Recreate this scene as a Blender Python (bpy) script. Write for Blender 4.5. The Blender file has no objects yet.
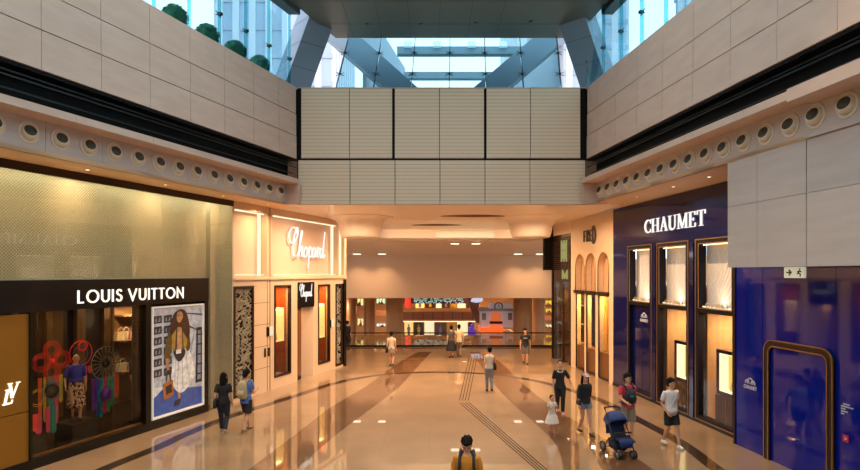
import bpy, bmesh, math, random
from mathutils import Vector, Matrix
random.seed(7)
PI = math.pi
F = 573.33; HZ = 273.0; CX = 430.0; EYE = 4.4
C = bpy.context.scene.collection
ORG = {}      # name of a thing -> (frame origin offset) so that its parts can be built in frame coordinates

# ------------------------------------------------------------------ materials
def lin(c):
    if isinstance(c, str):
        c = [int(c[i:i+2], 16)/255 for i in (0, 2, 4)]
    return tuple((v/12.92 if v <= .04045 else ((v+.055)/1.055)**2.4) for v in c) + (1,)
MATS = {}
def mat(name, col, rough=.5, metal=0, emit=None, es=0, spec=.5, coat=0, alpha=None, noise=None, bump=None):
    if name in MATS: return MATS[name]
    m = bpy.data.materials.new(name); m.use_nodes = True
    nt = m.node_tree; b = nt.nodes['Principled BSDF']
    col = lin(col)
    b.inputs['Base Color'].default_value = col
    b.inputs['Roughness'].default_value = rough
    b.inputs['Metallic'].default_value = metal
    b.inputs['Specular IOR Level'].default_value = spec
    b.inputs['Coat Weight'].default_value = coat
    b.inputs['Coat Roughness'].default_value = .04
    if emit:
        b.inputs['Emission Color'].default_value = lin(emit); b.inputs['Emission Strength'].default_value = es
    if noise:   # (scale, col2, detail, stretch)
        sc, c2, det, st = noise
        tc = nt.nodes.new('ShaderNodeTexCoord'); mp = nt.nodes.new('ShaderNodeMapping')
        mp.inputs['Scale'].default_value = st
        n = nt.nodes.new('ShaderNodeTexNoise'); n.inputs['Scale'].default_value = sc; n.inputs['Detail'].default_value = det
        r = nt.nodes.new('ShaderNodeValToRGB'); r.color_ramp.elements[0].position = .3; r.color_ramp.elements[1].position = .7
        r.color_ramp.elements[0].color = col; r.color_ramp.elements[1].color = lin(c2)
        L = nt.links
        L.new(tc.outputs['Object'], mp.inputs[0]); L.new(mp.outputs[0], n.inputs['Vector'])
        L.new(n.outputs[0], r.inputs[0]); L.new(r.outputs[0], b.inputs['Base Color'])
    if bump:    # (scale, strength, stretch)
        sc, s, st = bump
        tc = nt.nodes.new('ShaderNodeTexCoord'); mp = nt.nodes.new('ShaderNodeMapping'); mp.inputs['Scale'].default_value = st
        n = nt.nodes.new('ShaderNodeTexNoise'); n.inputs['Scale'].default_value = sc
        bu = nt.nodes.new('ShaderNodeBump'); bu.inputs['Strength'].default_value = s; bu.inputs['Distance'].default_value = .02
        nt.links.new(tc.outputs['Object'], mp.inputs[0]); nt.links.new(mp.outputs[0], n.inputs['Vector'])
        nt.links.new(n.outputs[0], bu.inputs['Height']); nt.links.new(bu.outputs[0], b.inputs['Normal'])
    MATS[name] = m; return m
def glow(name, col, s):
    if name in MATS: return MATS[name]
    m = bpy.data.materials.new(name); m.use_nodes = True; nt = m.node_tree; nt.nodes.clear()
    e = nt.nodes.new('ShaderNodeEmission'); e.inputs[0].default_value = lin(col); e.inputs[1].default_value = s
    o = nt.nodes.new('ShaderNodeOutputMaterial'); nt.links.new(e.outputs[0], o.inputs[0]); MATS[name] = m; return m
def edge_facing(nt):
    """reflection rising towards grazing angles, the same from both sides of a thin pane"""
    l = nt.nodes.new('ShaderNodeLayerWeight'); l.inputs[0].default_value = .5
    p = nt.nodes.new('ShaderNodeMath'); p.operation = 'POWER'; p.inputs[1].default_value = 4.5
    nt.links.new(l.outputs['Facing'], p.inputs[0]); return p
def glass(name, tint, refl=.12, rough=.0):
    """thin architectural glass: tinted see-through plus a mirror coat"""
    if name in MATS: return MATS[name]
    m = bpy.data.materials.new(name); m.use_nodes = True; nt = m.node_tree; nt.nodes.clear()
    t = nt.nodes.new('ShaderNodeBsdfTransparent'); t.inputs[0].default_value = lin(tint)
    g = nt.nodes.new('ShaderNodeBsdfGlossy'); g.inputs['Roughness'].default_value = rough
    lw = edge_facing(nt)
    ma = nt.nodes.new('ShaderNodeMath'); ma.operation = 'MULTIPLY_ADD'; ma.inputs[1].default_value = .75; ma.inputs[2].default_value = refl
    mx = nt.nodes.new('ShaderNodeMixShader'); o = nt.nodes.new('ShaderNodeOutputMaterial')
    L = nt.links
    L.new(lw.outputs[0], ma.inputs[0]); L.new(ma.outputs[0], mx.inputs[0]); L.new(t.outputs[0], mx.inputs[1]); L.new(g.outputs[0], mx.inputs[2]); L.new(mx.outputs[0], o.inputs[0])
    MATS[name] = m; return m

# ------------------------------------------------------------------ mesh builder
class Frame:
    """wall frame: s runs along the wall in reading direction, t goes into the wall, z up"""
    def __init__(s, ox, oy, ang):
        s.o = Vector((ox, oy, 0)); s.a = ang
        s.d = Vector((math.cos(ang), math.sin(ang), 0)); s.n = Vector((-math.sin(ang), math.cos(ang), 0))
    def W(s, a, t, z): return s.o + s.d*a + s.n*t + Vector((0, 0, z))
    def S(s, px, t=0):
        r = (px-CX)/F
        return (r*(s.o.y+t*s.n.y) - s.o.x - t*s.n.x)/(s.d.x - r*s.d.y)
    def Z(s, px, py, t=0):
        Y = s.W(s.S(px, t), t, 0).y
        return EYE + (HZ-py)/F*Y
WORLD = Frame(0, 0, 0)
def ground(px, py, z=0):
    Y = F*(EYE-z)/(py-HZ); return Vector(((px-CX)/F*Y, Y, z))

def tag(o, label=None, cat=None, group=None, kind=None):
    if label: o['label'] = label
    if cat: o['category'] = cat
    if group: o['group'] = group
    if kind: o['kind'] = kind
    return o
def thing(name, label, cat, s=0, t=0, z=0, fr=WORLD, group=None, kind=None):
    o = bpy.data.objects.new(name, None); C.objects.link(o)
    o.empty_display_size = .1
    o.location = fr.W(s, t, z); o.rotation_euler = (0, 0, fr.a)
    tag(o, label, cat, group, kind)
    ORG[o.name] = Vector((s, t, z)); return o
class MB:
    def __init__(s): s.bm = bmesh.new(); s.mi = 0
    def _f(s, vs, smooth=False):
        try: f = s.bm.faces.new(vs)
        except ValueError: return None
        f.material_index = s.mi; f.smooth = smooth; return f
    def box(s, a, b, M=None):
        x0, y0, z0 = a; x1, y1, z1 = b
        if x0 > x1: x0, x1 = x1, x0
        if y0 > y1: y0, y1 = y1, y0
        if z0 > z1: z0, z1 = z1, z0
        v = [Vector(p) for p in ((x0,y0,z0),(x1,y0,z0),(x1,y1,z0),(x0,y1,z0),(x0,y0,z1),(x1,y0,z1),(x1,y1,z1),(x0,y1,z1))]
        if M: v = [M @ p for p in v]
        v = [s.bm.verts.new(p) for p in v]
        for i in ((0,3,2,1),(4,5,6,7),(0,1,5,4),(1,2,6,5),(2,3,7,6),(3,0,4,7)): s._f([v[j] for j in i])
        return s
    def prism(s, poly, vec, smooth=False):
        """extrude polygon (list of 3-D points) by vec"""
        vec = Vector(vec); a = [s.bm.verts.new(Vector(p)) for p in poly]; b = [s.bm.verts.new(Vector(p)+vec) for p in poly]
        s._f(a[::-1]); s._f(b); n = len(a)
        for i in range(n): s._f([a[i], a[(i+1) % n], b[(i+1) % n], b[i]], smooth)
        return s
    def quad(s, pts): s._f([s.bm.verts.new(Vector(p)) for p in pts]); return s
    def tube(s, pts, rad, seg=10, ref=None, cap=True, smooth=True):
        pts = [Vector(p) for p in pts]; n = len(pts)
        if not isinstance(rad, (list, tuple)): rad = [rad]*n
        rings = []; prev = None
        for i, p in enumerate(pts):
            t = (pts[min(i+1, n-1)] - pts[max(i-1, 0)])
            if t.length < 1e-9: t = Vector((0, 0, 1))
            t.normalize()
            if ref is not None: u = Vector(ref)
            elif prev is None: u = Vector((1, 0, 0)) if abs(t.x) < .9 else Vector((0, 1, 0))
            else: u = prev
            u = u - t*u.dot(t)
            if u.length < 1e-6: u = t.orthogonal()
            u.normalize(); w = t.cross(u); prev = u
            r = rad[i]; ra, rb = r if isinstance(r, (list, tuple)) else (r, r)
            rings.append([s.bm.verts.new(p + u*(ra*math.cos(k*2*PI/seg)) + w*(rb*math.sin(k*2*PI/seg))) for k in range(seg)])
        for a, b in zip(rings, rings[1:]):
            for k in range(seg): s._f([a[k], a[(k+1) % seg], b[(k+1) % seg], b[k]], smooth)
        if cap: s._f(rings[0][::-1]); s._f(rings[-1])
        return s
    def loft(s, secs, seg=20, e=2.0, smooth=True):
        """horizontal elliptical rings (x,y,z,rx,ry)"""
        rings = []
        for x, y, z, rx, ry in secs:
            rg = []
            for k in range(seg):
                a = k*2*PI/seg; c, q = math.cos(a), math.sin(a)
                rg.append(s.bm.verts.new((x + rx*math.copysign(abs(c)**(2/e), c), y + ry*math.copysign(abs(q)**(2/e), q), z)))
            rings.append(rg)
        for a, b in zip(rings, rings[1:]):
            for k in range(seg): s._f([a[k], a[(k+1) % seg], b[(k+1) % seg], b[k]], smooth)
        s._f(rings[0][::-1]); s._f(rings[-1]); return s
    def lathe(s, prof, c=(0,0,0), axis='z', seg=24, M=None, smooth=True):
        """profile of (r, h) about an axis through c"""
        rings = []
        for r, h in prof:
            rg = []
            for k in range(seg):
                a = k*2*PI/seg; x, y = r*math.cos(a), r*math.sin(a)
                p = Vector((x, y, h)) if axis == 'z' else (Vector((x, h, y)) if axis == 'y' else Vector((h, x, y)))
                if M: p = M @ p
                rg.append(s.bm.verts.new(p+Vector(c)))
            rings.append(rg)
        for a, b in zip(rings, rings[1:]):
            for k in range(seg): s._f([a[k], a[(k+1) % seg], b[(k+1) % seg], b[k]], smooth)
        s._f(rings[0][::-1]); s._f(rings[-1]); return s
    def ell(s, c, r, seg=14, rg=9, M=None):
        prof = []
        c = Vector(c); rings = []
        for i in range(1, rg):
            ph = -PI/2 + PI*i/rg
            ring = []
            for k in range(seg):
                a = k*2*PI/seg
                p = Vector((r[0]*math.cos(ph)*math.cos(a), r[1]*math.cos(ph)*math.sin(a), r[2]*math.sin(ph)))
                if M: p = M @ p
                ring.append(s.bm.verts.new(p+c))
            rings.append(ring)
        lo, hi = Vector((0, 0, -r[2])), Vector((0, 0, r[2]))
        if M: lo, hi = M @ lo, M @ hi
        vl = s.bm.verts.new(lo+c); vh = s.bm.verts.new(hi+c)
        for a, b in zip(rings, rings[1:]):
            for k in range(seg): s._f([a[k], a[(k+1) % seg], b[(k+1) % seg], b[k]], True)
        for k in range(seg):
            s._f([vl, rings[0][(k+1) % seg], rings[0][k]], True); s._f([vh, rings[-1][k], rings[-1][(k+1) % seg]], True)
        return s
    def ribbon(s, pts, w, t0, t1, shear=0, ox=0, oz=0, sc=1, sx=None):
        """flat stroke in the s-z plane, from depth t0 to t1; w: width or list of widths (in glyph units)"""
        sx = sx or sc
        if len(pts) < 2: return s
        n = len(pts); ws = w if isinstance(w, (list, tuple)) else [w]*n
        P = [Vector((p[0]*sx + shear*p[1]*sc, p[1]*sc)) for p in pts]
        L, R = [], []
        for i in range(n):
            d0 = (P[i]-P[i-1]).normalized() if i else None
            d1 = (P[i+1]-P[i]).normalized() if i < n-1 else None
            if d0 is None: d0 = d1
            if d1 is None: d1 = d0
            n0 = Vector((-d0.y, d0.x)); n1 = Vector((-d1.y, d1.x)); m = n0+n1
            if m.length < .3: m = n0
            m.normalize(); k = min(1/max(m.dot(n0), .4), 2.0)*ws[i]*sc/2
            L.append(P[i]+m*k); R.append(P[i]-m*k)
        def v(p, t): return s.bm.verts.new((ox+p.x, t, oz+p.y))
        A = [v(p, t0) for p in L]; B = [v(p, t0) for p in R]; A2 = [v(p, t1) for p in L]; B2 = [v(p, t1) for p in R]
        for i in range(n-1):
            s._f([A[i], B[i], B[i+1], A[i+1]]); s._f([A2[i], A2[i+1], B2[i+1], B2[i]])
            s._f([A[i], A[i+1], A2[i+1], A2[i]]); s._f([B[i], B2[i], B2[i+1], B[i+1]])
        s._f([A[0], A2[0], B2[0], B[0]]); s._f([A[-1], B[-1], B2[-1], A2[-1]])
        return s
    def mesh(s, name, m):
        bmesh.ops.recalc_face_normals(s.bm, faces=s.bm.faces)
        me = bpy.data.meshes.new(name); s.bm.to_mesh(me); s.bm.free()
        for x in (m if isinstance(m, (list, tuple)) else [m]): me.materials.append(x)
        return me
    def build(s, name, m, parent=None, fr=WORLD, remesh=0, smooth_it=0, bevel=0, sub=0):
        if parent is not None:
            off = ORG.get(parent.name, Vector((0, 0, 0)))
            if off.length: bmesh.ops.translate(s.bm, verts=s.bm.verts, vec=-off)
            o = bpy.data.objects.new(name, s.mesh(name, m)); C.objects.link(o); o.parent = parent
            ORG[o.name] = off
        else:
            # give the mesh an origin at its own base
            xs = [v.co for v in s.bm.verts]
            off = Vector((sum(v.x for v in xs)/len(xs), sum(v.y for v in xs)/len(xs), min(v.z for v in xs)))
            bmesh.ops.translate(s.bm, verts=s.bm.verts, vec=-off)
            o = bpy.data.objects.new(name, s.mesh(name, m)); C.objects.link(o)
            o.location = fr.W(off.x, off.y, off.z); o.rotation_euler = (0, 0, fr.a); ORG[o.name] = off
        if remesh:
            md = o.modifiers.new('r', 'REMESH'); md.mode = 'VOXEL'; md.voxel_size = remesh; md.use_smooth_shade = True
        if smooth_it:
            md = o.modifiers.new('s', 'SMOOTH'); md.factor = .5; md.iterations = smooth_it
        if bevel:
            md = o.modifiers.new('b', 'BEVEL'); md.width = bevel; md.segments = 2; md.limit_method = 'ANGLE'
        if sub:
            md = o.modifiers.new('u', 'SUBSURF'); md.levels = sub; md.render_levels = sub
        return o
def kids(o): return [c for c in C.objects if c.parent == o]
def copy_tree(o, parent=None):
    c = o.copy(); C.objects.link(c); c.parent = parent
    for ch in list(o.children): copy_tree(ch, c)
    return c
def struct(o): o['kind'] = 'structure'; return o
def lamp(name, kind, loc, power, col, size=.2, rot=(0,0,0), parent=None, sy=None, spread=None, angle=None, blend=.5):
    l = bpy.data.lights.new(name, kind); l.energy = power; l.color = lin(col)[:3]
    if kind == 'AREA':
        l.size = size
        if sy: l.shape = 'RECTANGLE'; l.size_y = sy
        else: l.shape = 'DISK'
        if spread: l.spread = spread
    else: l.shadow_soft_size = size
    if kind == 'SPOT': l.spot_size = angle or 2.0; l.spot_blend = blend
    o = bpy.data.objects.new(name, l); C.objects.link(o); o.location = loc; o.rotation_euler = rot
    if parent: o.parent = parent; o.location = Vector(loc) - ORG.get(parent.name, Vector((0,0,0)))
    return o

# ------------------------------------------------------------------ lettering (strokes in a unit-high box)
def arc(cx, cy, rx, ry, a0, a1, n=14):
    return [(cx+rx*math.cos(math.radians(a0+(a1-a0)*i/n)), cy+ry*math.sin(math.radians(a0+(a1-a0)*i/n))) for i in range(n+1)]
def cr(pts, n=6):
    """smooth curve through points"""
    out = []
    P = [pts[0]]+list(pts)+[pts[-1]]
    for i in range(1, len(P)-2):
        for k in range(n):
            t = k/n; a, b, c, d = P[i-1:i+3]
            out.append(tuple(.5*((2*b[j])+(-a[j]+c[j])*t+(2*a[j]-5*b[j]+4*c[j]-d[j])*t*t+(-a[j]+3*b[j]-3*c[j]+d[j])*t**3) for j in (0, 1)))
    out.append(pts[-1]); return out
SANS = {
 'L': (.50, [[(.07,1),(.07,.06),(.46,.06)]]),
 'O': (.98, [arc(.49,.5,.43,.45,90,450,32)]),
 'U': (.70, [[(.07,1),(.07,.36)]+arc(.35,.34,.28,.29,180,360,16)+[(.63,1)]]),
 'I': (.14, [[(.07,0),(.07,1)]]),
 'S': (.56, [cr([(.49,.82),(.38,.93),(.24,.93),(.12,.80),(.16,.62),(.32,.52),(.46,.42),(.49,.24),(.38,.08),(.22,.06),(.06,.20)])]),
 'V': (.80, [[(.04,1),(.40,.05),(.76,1)]]),
 'T': (.56, [[(0,.94),(.56,.94)],[(.28,.94),(.28,0)]]),
 'N': (.76, [[(.07,0),(.07,.95),(.69,.05),(.69,1)]]),
 'C': (.8, [arc(.5,.5,.43,.45,50,310,24)]),
 'H': (.7, [[(.07,0),(.07,1)],[(.63,0),(.63,1)],[(.07,.5),(.63,.5)]]),
 'A': (.8, [[(.03,0),(.40,.96),(.77,0)],[(.16,.33),(.64,.33)]]),
 'M': (.9, [[(.07,0),(.12,.95),(.45,.15),(.78,.95),(.83,0)]]),
 'E': (.55, [[(.5,.94),(.07,.94),(.07,.06),(.5,.06)],[(.07,.5),(.45,.5)]]),
 'F': (.5, [[(.5,.94),(.07,.94),(.07,0)],[(.07,.5),(.42,.5)]]),
 'R': (.6, [[(.07,0),(.07,.94),(.3,.94)]+arc(.3,.72,.22,.22,90,-90,12)+[(.07,.5)],[(.3,.5),(.56,0)]]),
 'D': (.7, [[(.07,.06),(.07,.94),(.25,.94)]+arc(.25,.5,.38,.44,90,-90,16)+[(.07,.06)]]),
 'P': (.6, [[(.07,0),(.07,.94),(.3,.94)]+arc(.3,.72,.22,.22,90,-90,12)+[(.07,.5)]]),
 'X': (.7, [[(.03,1),(.67,0)],[(.67,1),(.03,0)]]),
}
t_, k_ = .045, .15      # thin and thick strokes of the serif face
def sf(x, z, w=.24): return ([(x-w/2, z), (x+w/2, z)], .04)
SERIF = {
 'C': (.80, [(arc(.46,.5,.38,.46,48,312,26), [t_+(k_-t_)*max(0, math.sin(math.radians(48+(264)*i/26-48)*180/264))**1.2 for i in range(27)]), ([(.74,.68),(.74,.98)], .05), ([(.74,.08),(.74,.28)], .04)]),
 'H': (.92, [([(.17,0),(.17,1)], k_), ([(.73,0),(.73,1)], k_), ([(.17,.5),(.73,.5)], t_), sf(.17,.02,.34), sf(.17,.98,.34), sf(.73,.02,.34), sf(.73,.98,.34)]),
 'A': (.86, [([(.12,0),(.44,1)], t_), ([(.40,1),(.72,0)], k_), ([(.22,.33),(.60,.33)], t_), sf(.12,.02,.26), sf(.72,.02,.32)]),
 'U': (.88, [([(.17,1),(.17,.32)]+arc(.43,.3,.26,.27,180,270,8), k_), (arc(.43,.3,.28,.28,270,360,8)+[(.71,1)], t_), sf(.17,.98,.34), sf(.71,.98,.26)]),
 'M': (1.06, [([(.14,0),(.16,1)], t_), ([(.18,1),(.52,.04)], k_), ([(.52,.04),(.86,1)], t_), ([(.88,0),(.88,1)], k_), sf(.14,.02,.26), sf(.12,.98,.24), sf(.88,.02,.34), sf(.92,.98,.26)]),
 'E': (.72, [([(.17,0),(.17,1)], k_), ([(.05,.02),(.62,.02)], .05), ([(.05,.98),(.60,.98)], .05), ([(.17,.5),(.46,.5)], t_), ([(.62,0),(.62,.26)], .05), ([(.60,.76),(.60,1)], .05), ([(.46,.4),(.46,.6)], .04)]),
 'T': (.80, [([(.38,0),(.38,1)], k_), ([(.03,.98),(.73,.98)], .05), ([(.04,.74),(.04,1)], .05), ([(.72,.74),(.72,1)], .05), sf(.38,.02,.34)]),
}
def text_width(txt, font, gap): return sum((.35 if ch == ' ' else font[ch][0]+gap) for ch in txt)-gap
def sans(mb, txt, s0, s1, z0, z1, t0, t1, w=.11, gap=.16, zslope=0):
    W = text_width(txt, SANS, gap); sc = (z1-z0); sx = (s1-s0)/W; x = 0
    for ch in txt:
        if ch == ' ': x += .35; continue
        for st in SANS[ch][1]: mb.ribbon(st, w, t0, t1, ox=s0+x*sx, oz=z0, sc=sc, sx=sx)
        x += SANS[ch][0]+gap
def serif(mb, txt, s0, s1, z0, z1, t0, t1, gap=.06):
    W = text_width(txt, SERIF, gap); sc = (z1-z0); sx = (s1-s0)/W; x = 0
    for ch in txt:
        for st, w in SERIF[ch][1]: mb.ribbon(st, w, t0, t1, ox=s0+x*sx, oz=z0, sc=sc, sx=sx)
        x += SERIF[ch][0]+gap
def script_word(mb, s0, s1, z0, z1, t0, t1, w=.075):
    """flowing joined script reading Chopard in a 4.4 x 2.6 box, baseline at 0"""
    ch = [
     [(.95,1.62),(.78,1.92),(.45,1.95),(.15,1.65),(.12,1.2),(.35,.92),(.7,1.05),(1.0,1.5),(1.02,1.9),(.88,1.95),(.62,1.3),(.5,.6),(.62,.12),(.88,.1),(1.12,.42)],  # C with its loop
     [(1.12,.42),(1.4,1.3),(1.52,1.75),(1.40,1.72),(1.22,.9),(1.15,.05)], [(1.18,.3),(1.38,.72),(1.52,.72),(1.48,.35),(1.52,.08),(1.72,.3)],                    # h
     [(1.95,.72),(1.76,.6),(1.70,.25),(1.82,.05),(2.0,.15),(2.08,.5),(1.95,.72),(2.2,.55)],                                                            # o
     [(2.22,.45),(2.35,.78),(2.28,.2),(2.16,-.75)], [(2.26,.3),(2.45,.72),(2.62,.66),(2.62,.25),(2.45,.05),(2.28,.15)],                                 # p
     [(3.02,.68),(2.84,.72),(2.7,.4),(2.76,.08),(2.92,.14),(3.06,.62),(3.02,.15),(3.16,.12)],                                                         # a
     [(3.16,.12),(3.34,.74),(3.30,.05)], [(3.32,.4),(3.46,.72),(3.6,.66)],                                                                             # r
     [(3.94,.68),(3.74,.72),(3.6,.4),(3.66,.08),(3.82,.14),(3.98,.6),(4.22,1.95)], [(4.1,1.2),(3.98,.2),(4.1,.06),(4.25,.3)],                             # d
    ]
    sx = (s1-s0)/4.25; sc = (z1-z0)/2.75
    for st in ch:
        p = cr(st, 5); n = len(p)
        ws = [w*(1.0+.55*abs(math.sin(i*PI/max(6, n-1)))) for i in range(n)]
        mb.ribbon(p, ws, t0, t1, ox=s0, oz=z0+.78*sc, sc=sc, sx=sx)
# ------------------------------------------------------------------ palette
STONE = mat('pale stone panel', 'd0b6a7', .55, noise=(1.2, 'c3a99a', 5, (1, 1, 4)))
STONE_D = mat('grey stone panel', 'c6bbb6', .5, noise=(1.0, 'b9aea9', 5, (.6, 1, 5)))
GAP = mat('dark joint', '63544b', .8)
BLACK = mat('black louvre', '050606', .6, spec=.15)
BLACKG = mat('black lacquer', '0b0908', .3, coat=.05, spec=.3)
BRONZE = mat('bronze frame', '3a281c', .35, metal=.5)
BRASS = mat('brass trim', 'b08a4e', .3, metal=.8)
CREAM = mat('cream plaster', 'd8bd9c', .6)
CREAMG = mat('cream lacquer', 'd9bb98', .25, coat=.15)
WARMSOF = mat('warm soffit plaster', 'dcb68e', .5)
NOZ = mat('ivory enamel', 'd9cfbb', .35)
DARKHOLE = mat('duct interior', '4b4a40', .6)
NAVY = mat('navy lacquer', '0a1244', .07, coat=.2, spec=.4)
NAVYG = mat('blue glass cladding', '0b1c84', .05, coat=.12, spec=.35)
STEELB = mat('blue grey metal cladding', '7d8fa1', .4, metal=.1)
STEELD = mat('dark cladding joint', '4b5b66', .5)
SOFD = mat('grey green ceiling panel', '66726e', .45)
STEEL = mat('brushed steel', '6e7a80', .3, metal=.9)
GLS = glass('clear glass', 'eef8f6', .03)
GLT = glass('teal skylight glass', 'cfeaf0', .05)
GLF = glass('green glass fin', 'b4e4e8', .04)
SHOPG = glass('shop window glass', 'f4f0e8', .02)
WHITEG = glow('white sign light', 'fff6ee', 1.15)
WARMG = glow('warm led strip', 'ffe8c2', 1.35)
YELG = glow('yellow led tube', 'fff2cc', 17)

# ------------------------------------------------------------------ frames of the two converging sides
aL = math.atan2(1, .34); aR = math.atan2(-1, .122)
def LF(c): return Frame(c, 0, aL)
def RF(c): return Frame(c, 0, aR)
L0 = LF(-13.30)      # shop fronts, left
R0 = RF(9.971)       # shop fronts, right
SOF = 6.85
def YS(fr, Y, t=0): return (Y-fr.o.y-t*fr.n.y)/fr.d.y
YE = 20.6            # the white end wall
NEAR = -4.0

def panel_wall(name, fr, Ya, Yb, rows, joints, m, thick=.3, kind='structure', step=.0, flip=1):
    """wall of separate cladding rows with open joints"""
    o = None
    s0, s1 = YS(fr, Ya), YS(fr, Yb)
    mb = MB()
    js = sorted([YS(fr, j) for j in joints] + [s0, s1])
    for ri, (z0, z1) in enumerate(rows):
        t = -step*(len(rows)-1-ri)
        for a, b in zip(js, js[1:]):
            if b-a < .05: continue
            mb.box((a+.006, t, z0+.014), (b-.006, t+.05, z1-.014))
    mb.mi = 1
    mb.box((min(s0, s1), .04, rows[0][0]), (max(s0, s1), thick, rows[-1][1]))
    return struct(mb.build(name, [m, GAP], None, fr))

# left and right upper walls, three rows each
rows = [(8.47, 9.29), (9.29, 10.08), (10.08, 11.05)]
wl = panel_wall('wall_left', LF(-11.75), YE-.12, NEAR, rows, [19.45-1.32*i for i in range(0, 18)], STONE, step=.012)
wr = panel_wall('wall_right', RF(8.12), YE-.12, NEAR, rows, [19.6-1.41*i for i in range(0, 17)], STONE, step=.012)

# end wall across the opening
def rib_mat():
    m = bpy.data.materials.new('ribbed cream panel'); m.use_nodes = True; nt = m.node_tree; b = nt.nodes['Principled BSDF']
    tc = nt.nodes.new('ShaderNodeTexCoord'); sp = nt.nodes.new('ShaderNodeSeparateXYZ')
    mu = nt.nodes.new('ShaderNodeMath'); mu.operation = 'MULTIPLY'; mu.inputs[1].default_value = 1/.13
    fr = nt.nodes.new('ShaderNodeMath'); fr.operation = 'FRACT'
    lt = nt.nodes.new('ShaderNodeMath'); lt.operation = 'LESS_THAN'; lt.inputs[1].default_value = .12
    mx = nt.nodes.new('ShaderNodeMix'); mx.data_type = 'RGBA'; mx.inputs[6].default_value = lin('e2c9ae'); mx.inputs[7].default_value = lin('b39c82')  # darker stripes put the shade of the rib grooves into the colour
    L = nt.links
    L.new(tc.outputs['Object'], sp.inputs[0]); L.new(sp.outputs[2], mu.inputs[0]); L.new(mu.outputs[0], fr.inputs[0]); L.new(fr.outputs[0], lt.inputs[0])
    L.new(lt.outputs[0], mx.inputs[0]); L.new(mx.outputs[2], b.inputs['Base Color']); b.inputs['Roughness'].default_value = .5
    return m
RIB = rib_mat()
mb = MB()
def ex(px): return (px-CX)/F*YE
for z0, z1, xs in ((6.85, 8.46, (298, 350, 395, 440, 485, 530, 585.5)), (8.52, 11.05, (301, 349.5, 393.5, 439.5, 485.3, 530.5, 580.5))):
    for i, (a, b) in enumerate(zip(xs, xs[1:])):
        thick = .035 if (z0 > 8 and i in (1, 2, 3, 4)) else .012
        ga = .05 if (z0 > 8 and i in (2, 4)) else .012
        gb = .05 if (z0 > 8 and i in (1, 3)) else .012
        mb.box((ex(a)+ga, YE, z0+.01), (ex(b)-gb, YE+.06, z1-.01))
mb.mi = 1; mb.box((ex(297), YE+.05, 6.86), (ex(586.5), YE+1.0, 8.5)); mb.box((ex(298.2), YE+.05, 8.5), (ex(584.2), YE+.6, 11.04))
for a, b in ((293, 301.4), (580.6, 589)): mb.box((ex(a), YE+.02, 8.5), (ex(b), YE+.5, 11.04))
struct(mb.build('wall_end', [RIB, BLACK]))

# ------------------------------------------------------------------ black slot with louvre rails, lip, fascia
def slot(fr_c, F_, name, fr):
    s0, s1 = YS(fr, YE-.1), YS(fr, NEAR); a, b = min(s0, s1), max(s0, s1)
    mb = MB(); mb.box((a, .35, 7.6), (b, .42, 8.6)); mb.box((a, 0, 8.40), (b, .35, 8.46)); 
    o = struct(mb.build(name, BLACK, None, fr))
    mb = MB()
    for z in (7.95, 8.30): mb.box((a, .14, z), (b, .17, z+.03))
    mb.box((a, .0, 8.16), (b, .03, 8.19))
    c = mb.build('louvre_rail', mat('louvre rail', '101213', .4), o, fr)
    return o
slot(0, 0, 'trim_1', LF(-11.75)); slot(0, 0, 'trim_2', RF(8.12))
def lip(name, fr, joints, Yj=None):
    s0, s1 = YS(fr, YE-.25), YS(fr, NEAR); a, b = min(s0, s1), max(s0, s1)
    js = sorted([YS(fr, j) for j in joints]+[a, b]); mb = MB()
    for p, q in zip(js, js[1:]):
        if q-p > .05: mb.box((p+.005, 0, 7.57), (q-.005, .7, 7.73))
    mb.mi = 1; mb.box((a, .02, 7.58), (b, .68, 7.72))
    return struct(mb.build(name, [STONE, GAP], None, fr))
lip('trim_3', LF(-11.56), [20-1.98*i for i in range(0, 12)])
lip('trim_4', RF(7.82), [18-2.1*i for i in range(0, 11)])
def fascia(name, fr, joints, z0, z1, Ya, Yb, extra=None):
    s0, s1 = YS(fr, Ya), YS(fr, Yb); a, b = min(s0, s1), max(s0, s1)
    js = sorted([j for j in [YS(fr, j) for j in joints] if a < j < b]+[a, b]); mb = MB()
    for p, q in zip(js, js[1:]):
        if q-p > .05: mb.box((p+.005, 0, z0), (q-.005, .05, z1))
    mb.mi = 1; mb.box((a, .02, z0+.005), (b, .25, z1-.005))
    return struct(mb.build(name, [STONE_D, GAP], None, fr))
FL = LF(-12.15); FR = RF(8.38)
fascia('fascia_left', FL, [19.86-1.306*i for i in range(0, 20)], 6.85, 7.57, YE-.1, NEAR)['kind'] = 'structure'
fascia('fascia_right', FR, [19.55-1.49*i for i in range(0, 17)], 6.9, 7.57, 20.3, NEAR)
sn = FR.S(806.5); mb = MB()
for i in range(8): mb.box((sn+.015+i*1.49, -.06, 6.91), (sn+(i+1)*1.49, .0, 7.56))
struct(mb.build('trim_12', STONE_D, None, FR))
LR = RF(7.82); sn = LR.S(790); mb = MB()
for i in range(6): mb.box((sn+.006+i*2.1, -.07, 7.50), (sn+(i+1)*2.1-.004, .5, 7.735))
struct(mb.build('trim_13', STONE, None, LR))
# end returns of the two fascias
mb = MB(); mb.box((YS(FL, 20.5), -.55, 6.86), (YS(FL, 20.5)+.12, .4, 7.57)); struct(mb.build('trim_5', STONE, None, FL))
mb = MB(); mb.box((YS(FR, 20.3)-.14, -.5, 6.86), (YS(FR, 20.3), .4, 7.57)); struct(mb.build('trim_6', STONE, None, FR))

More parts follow.
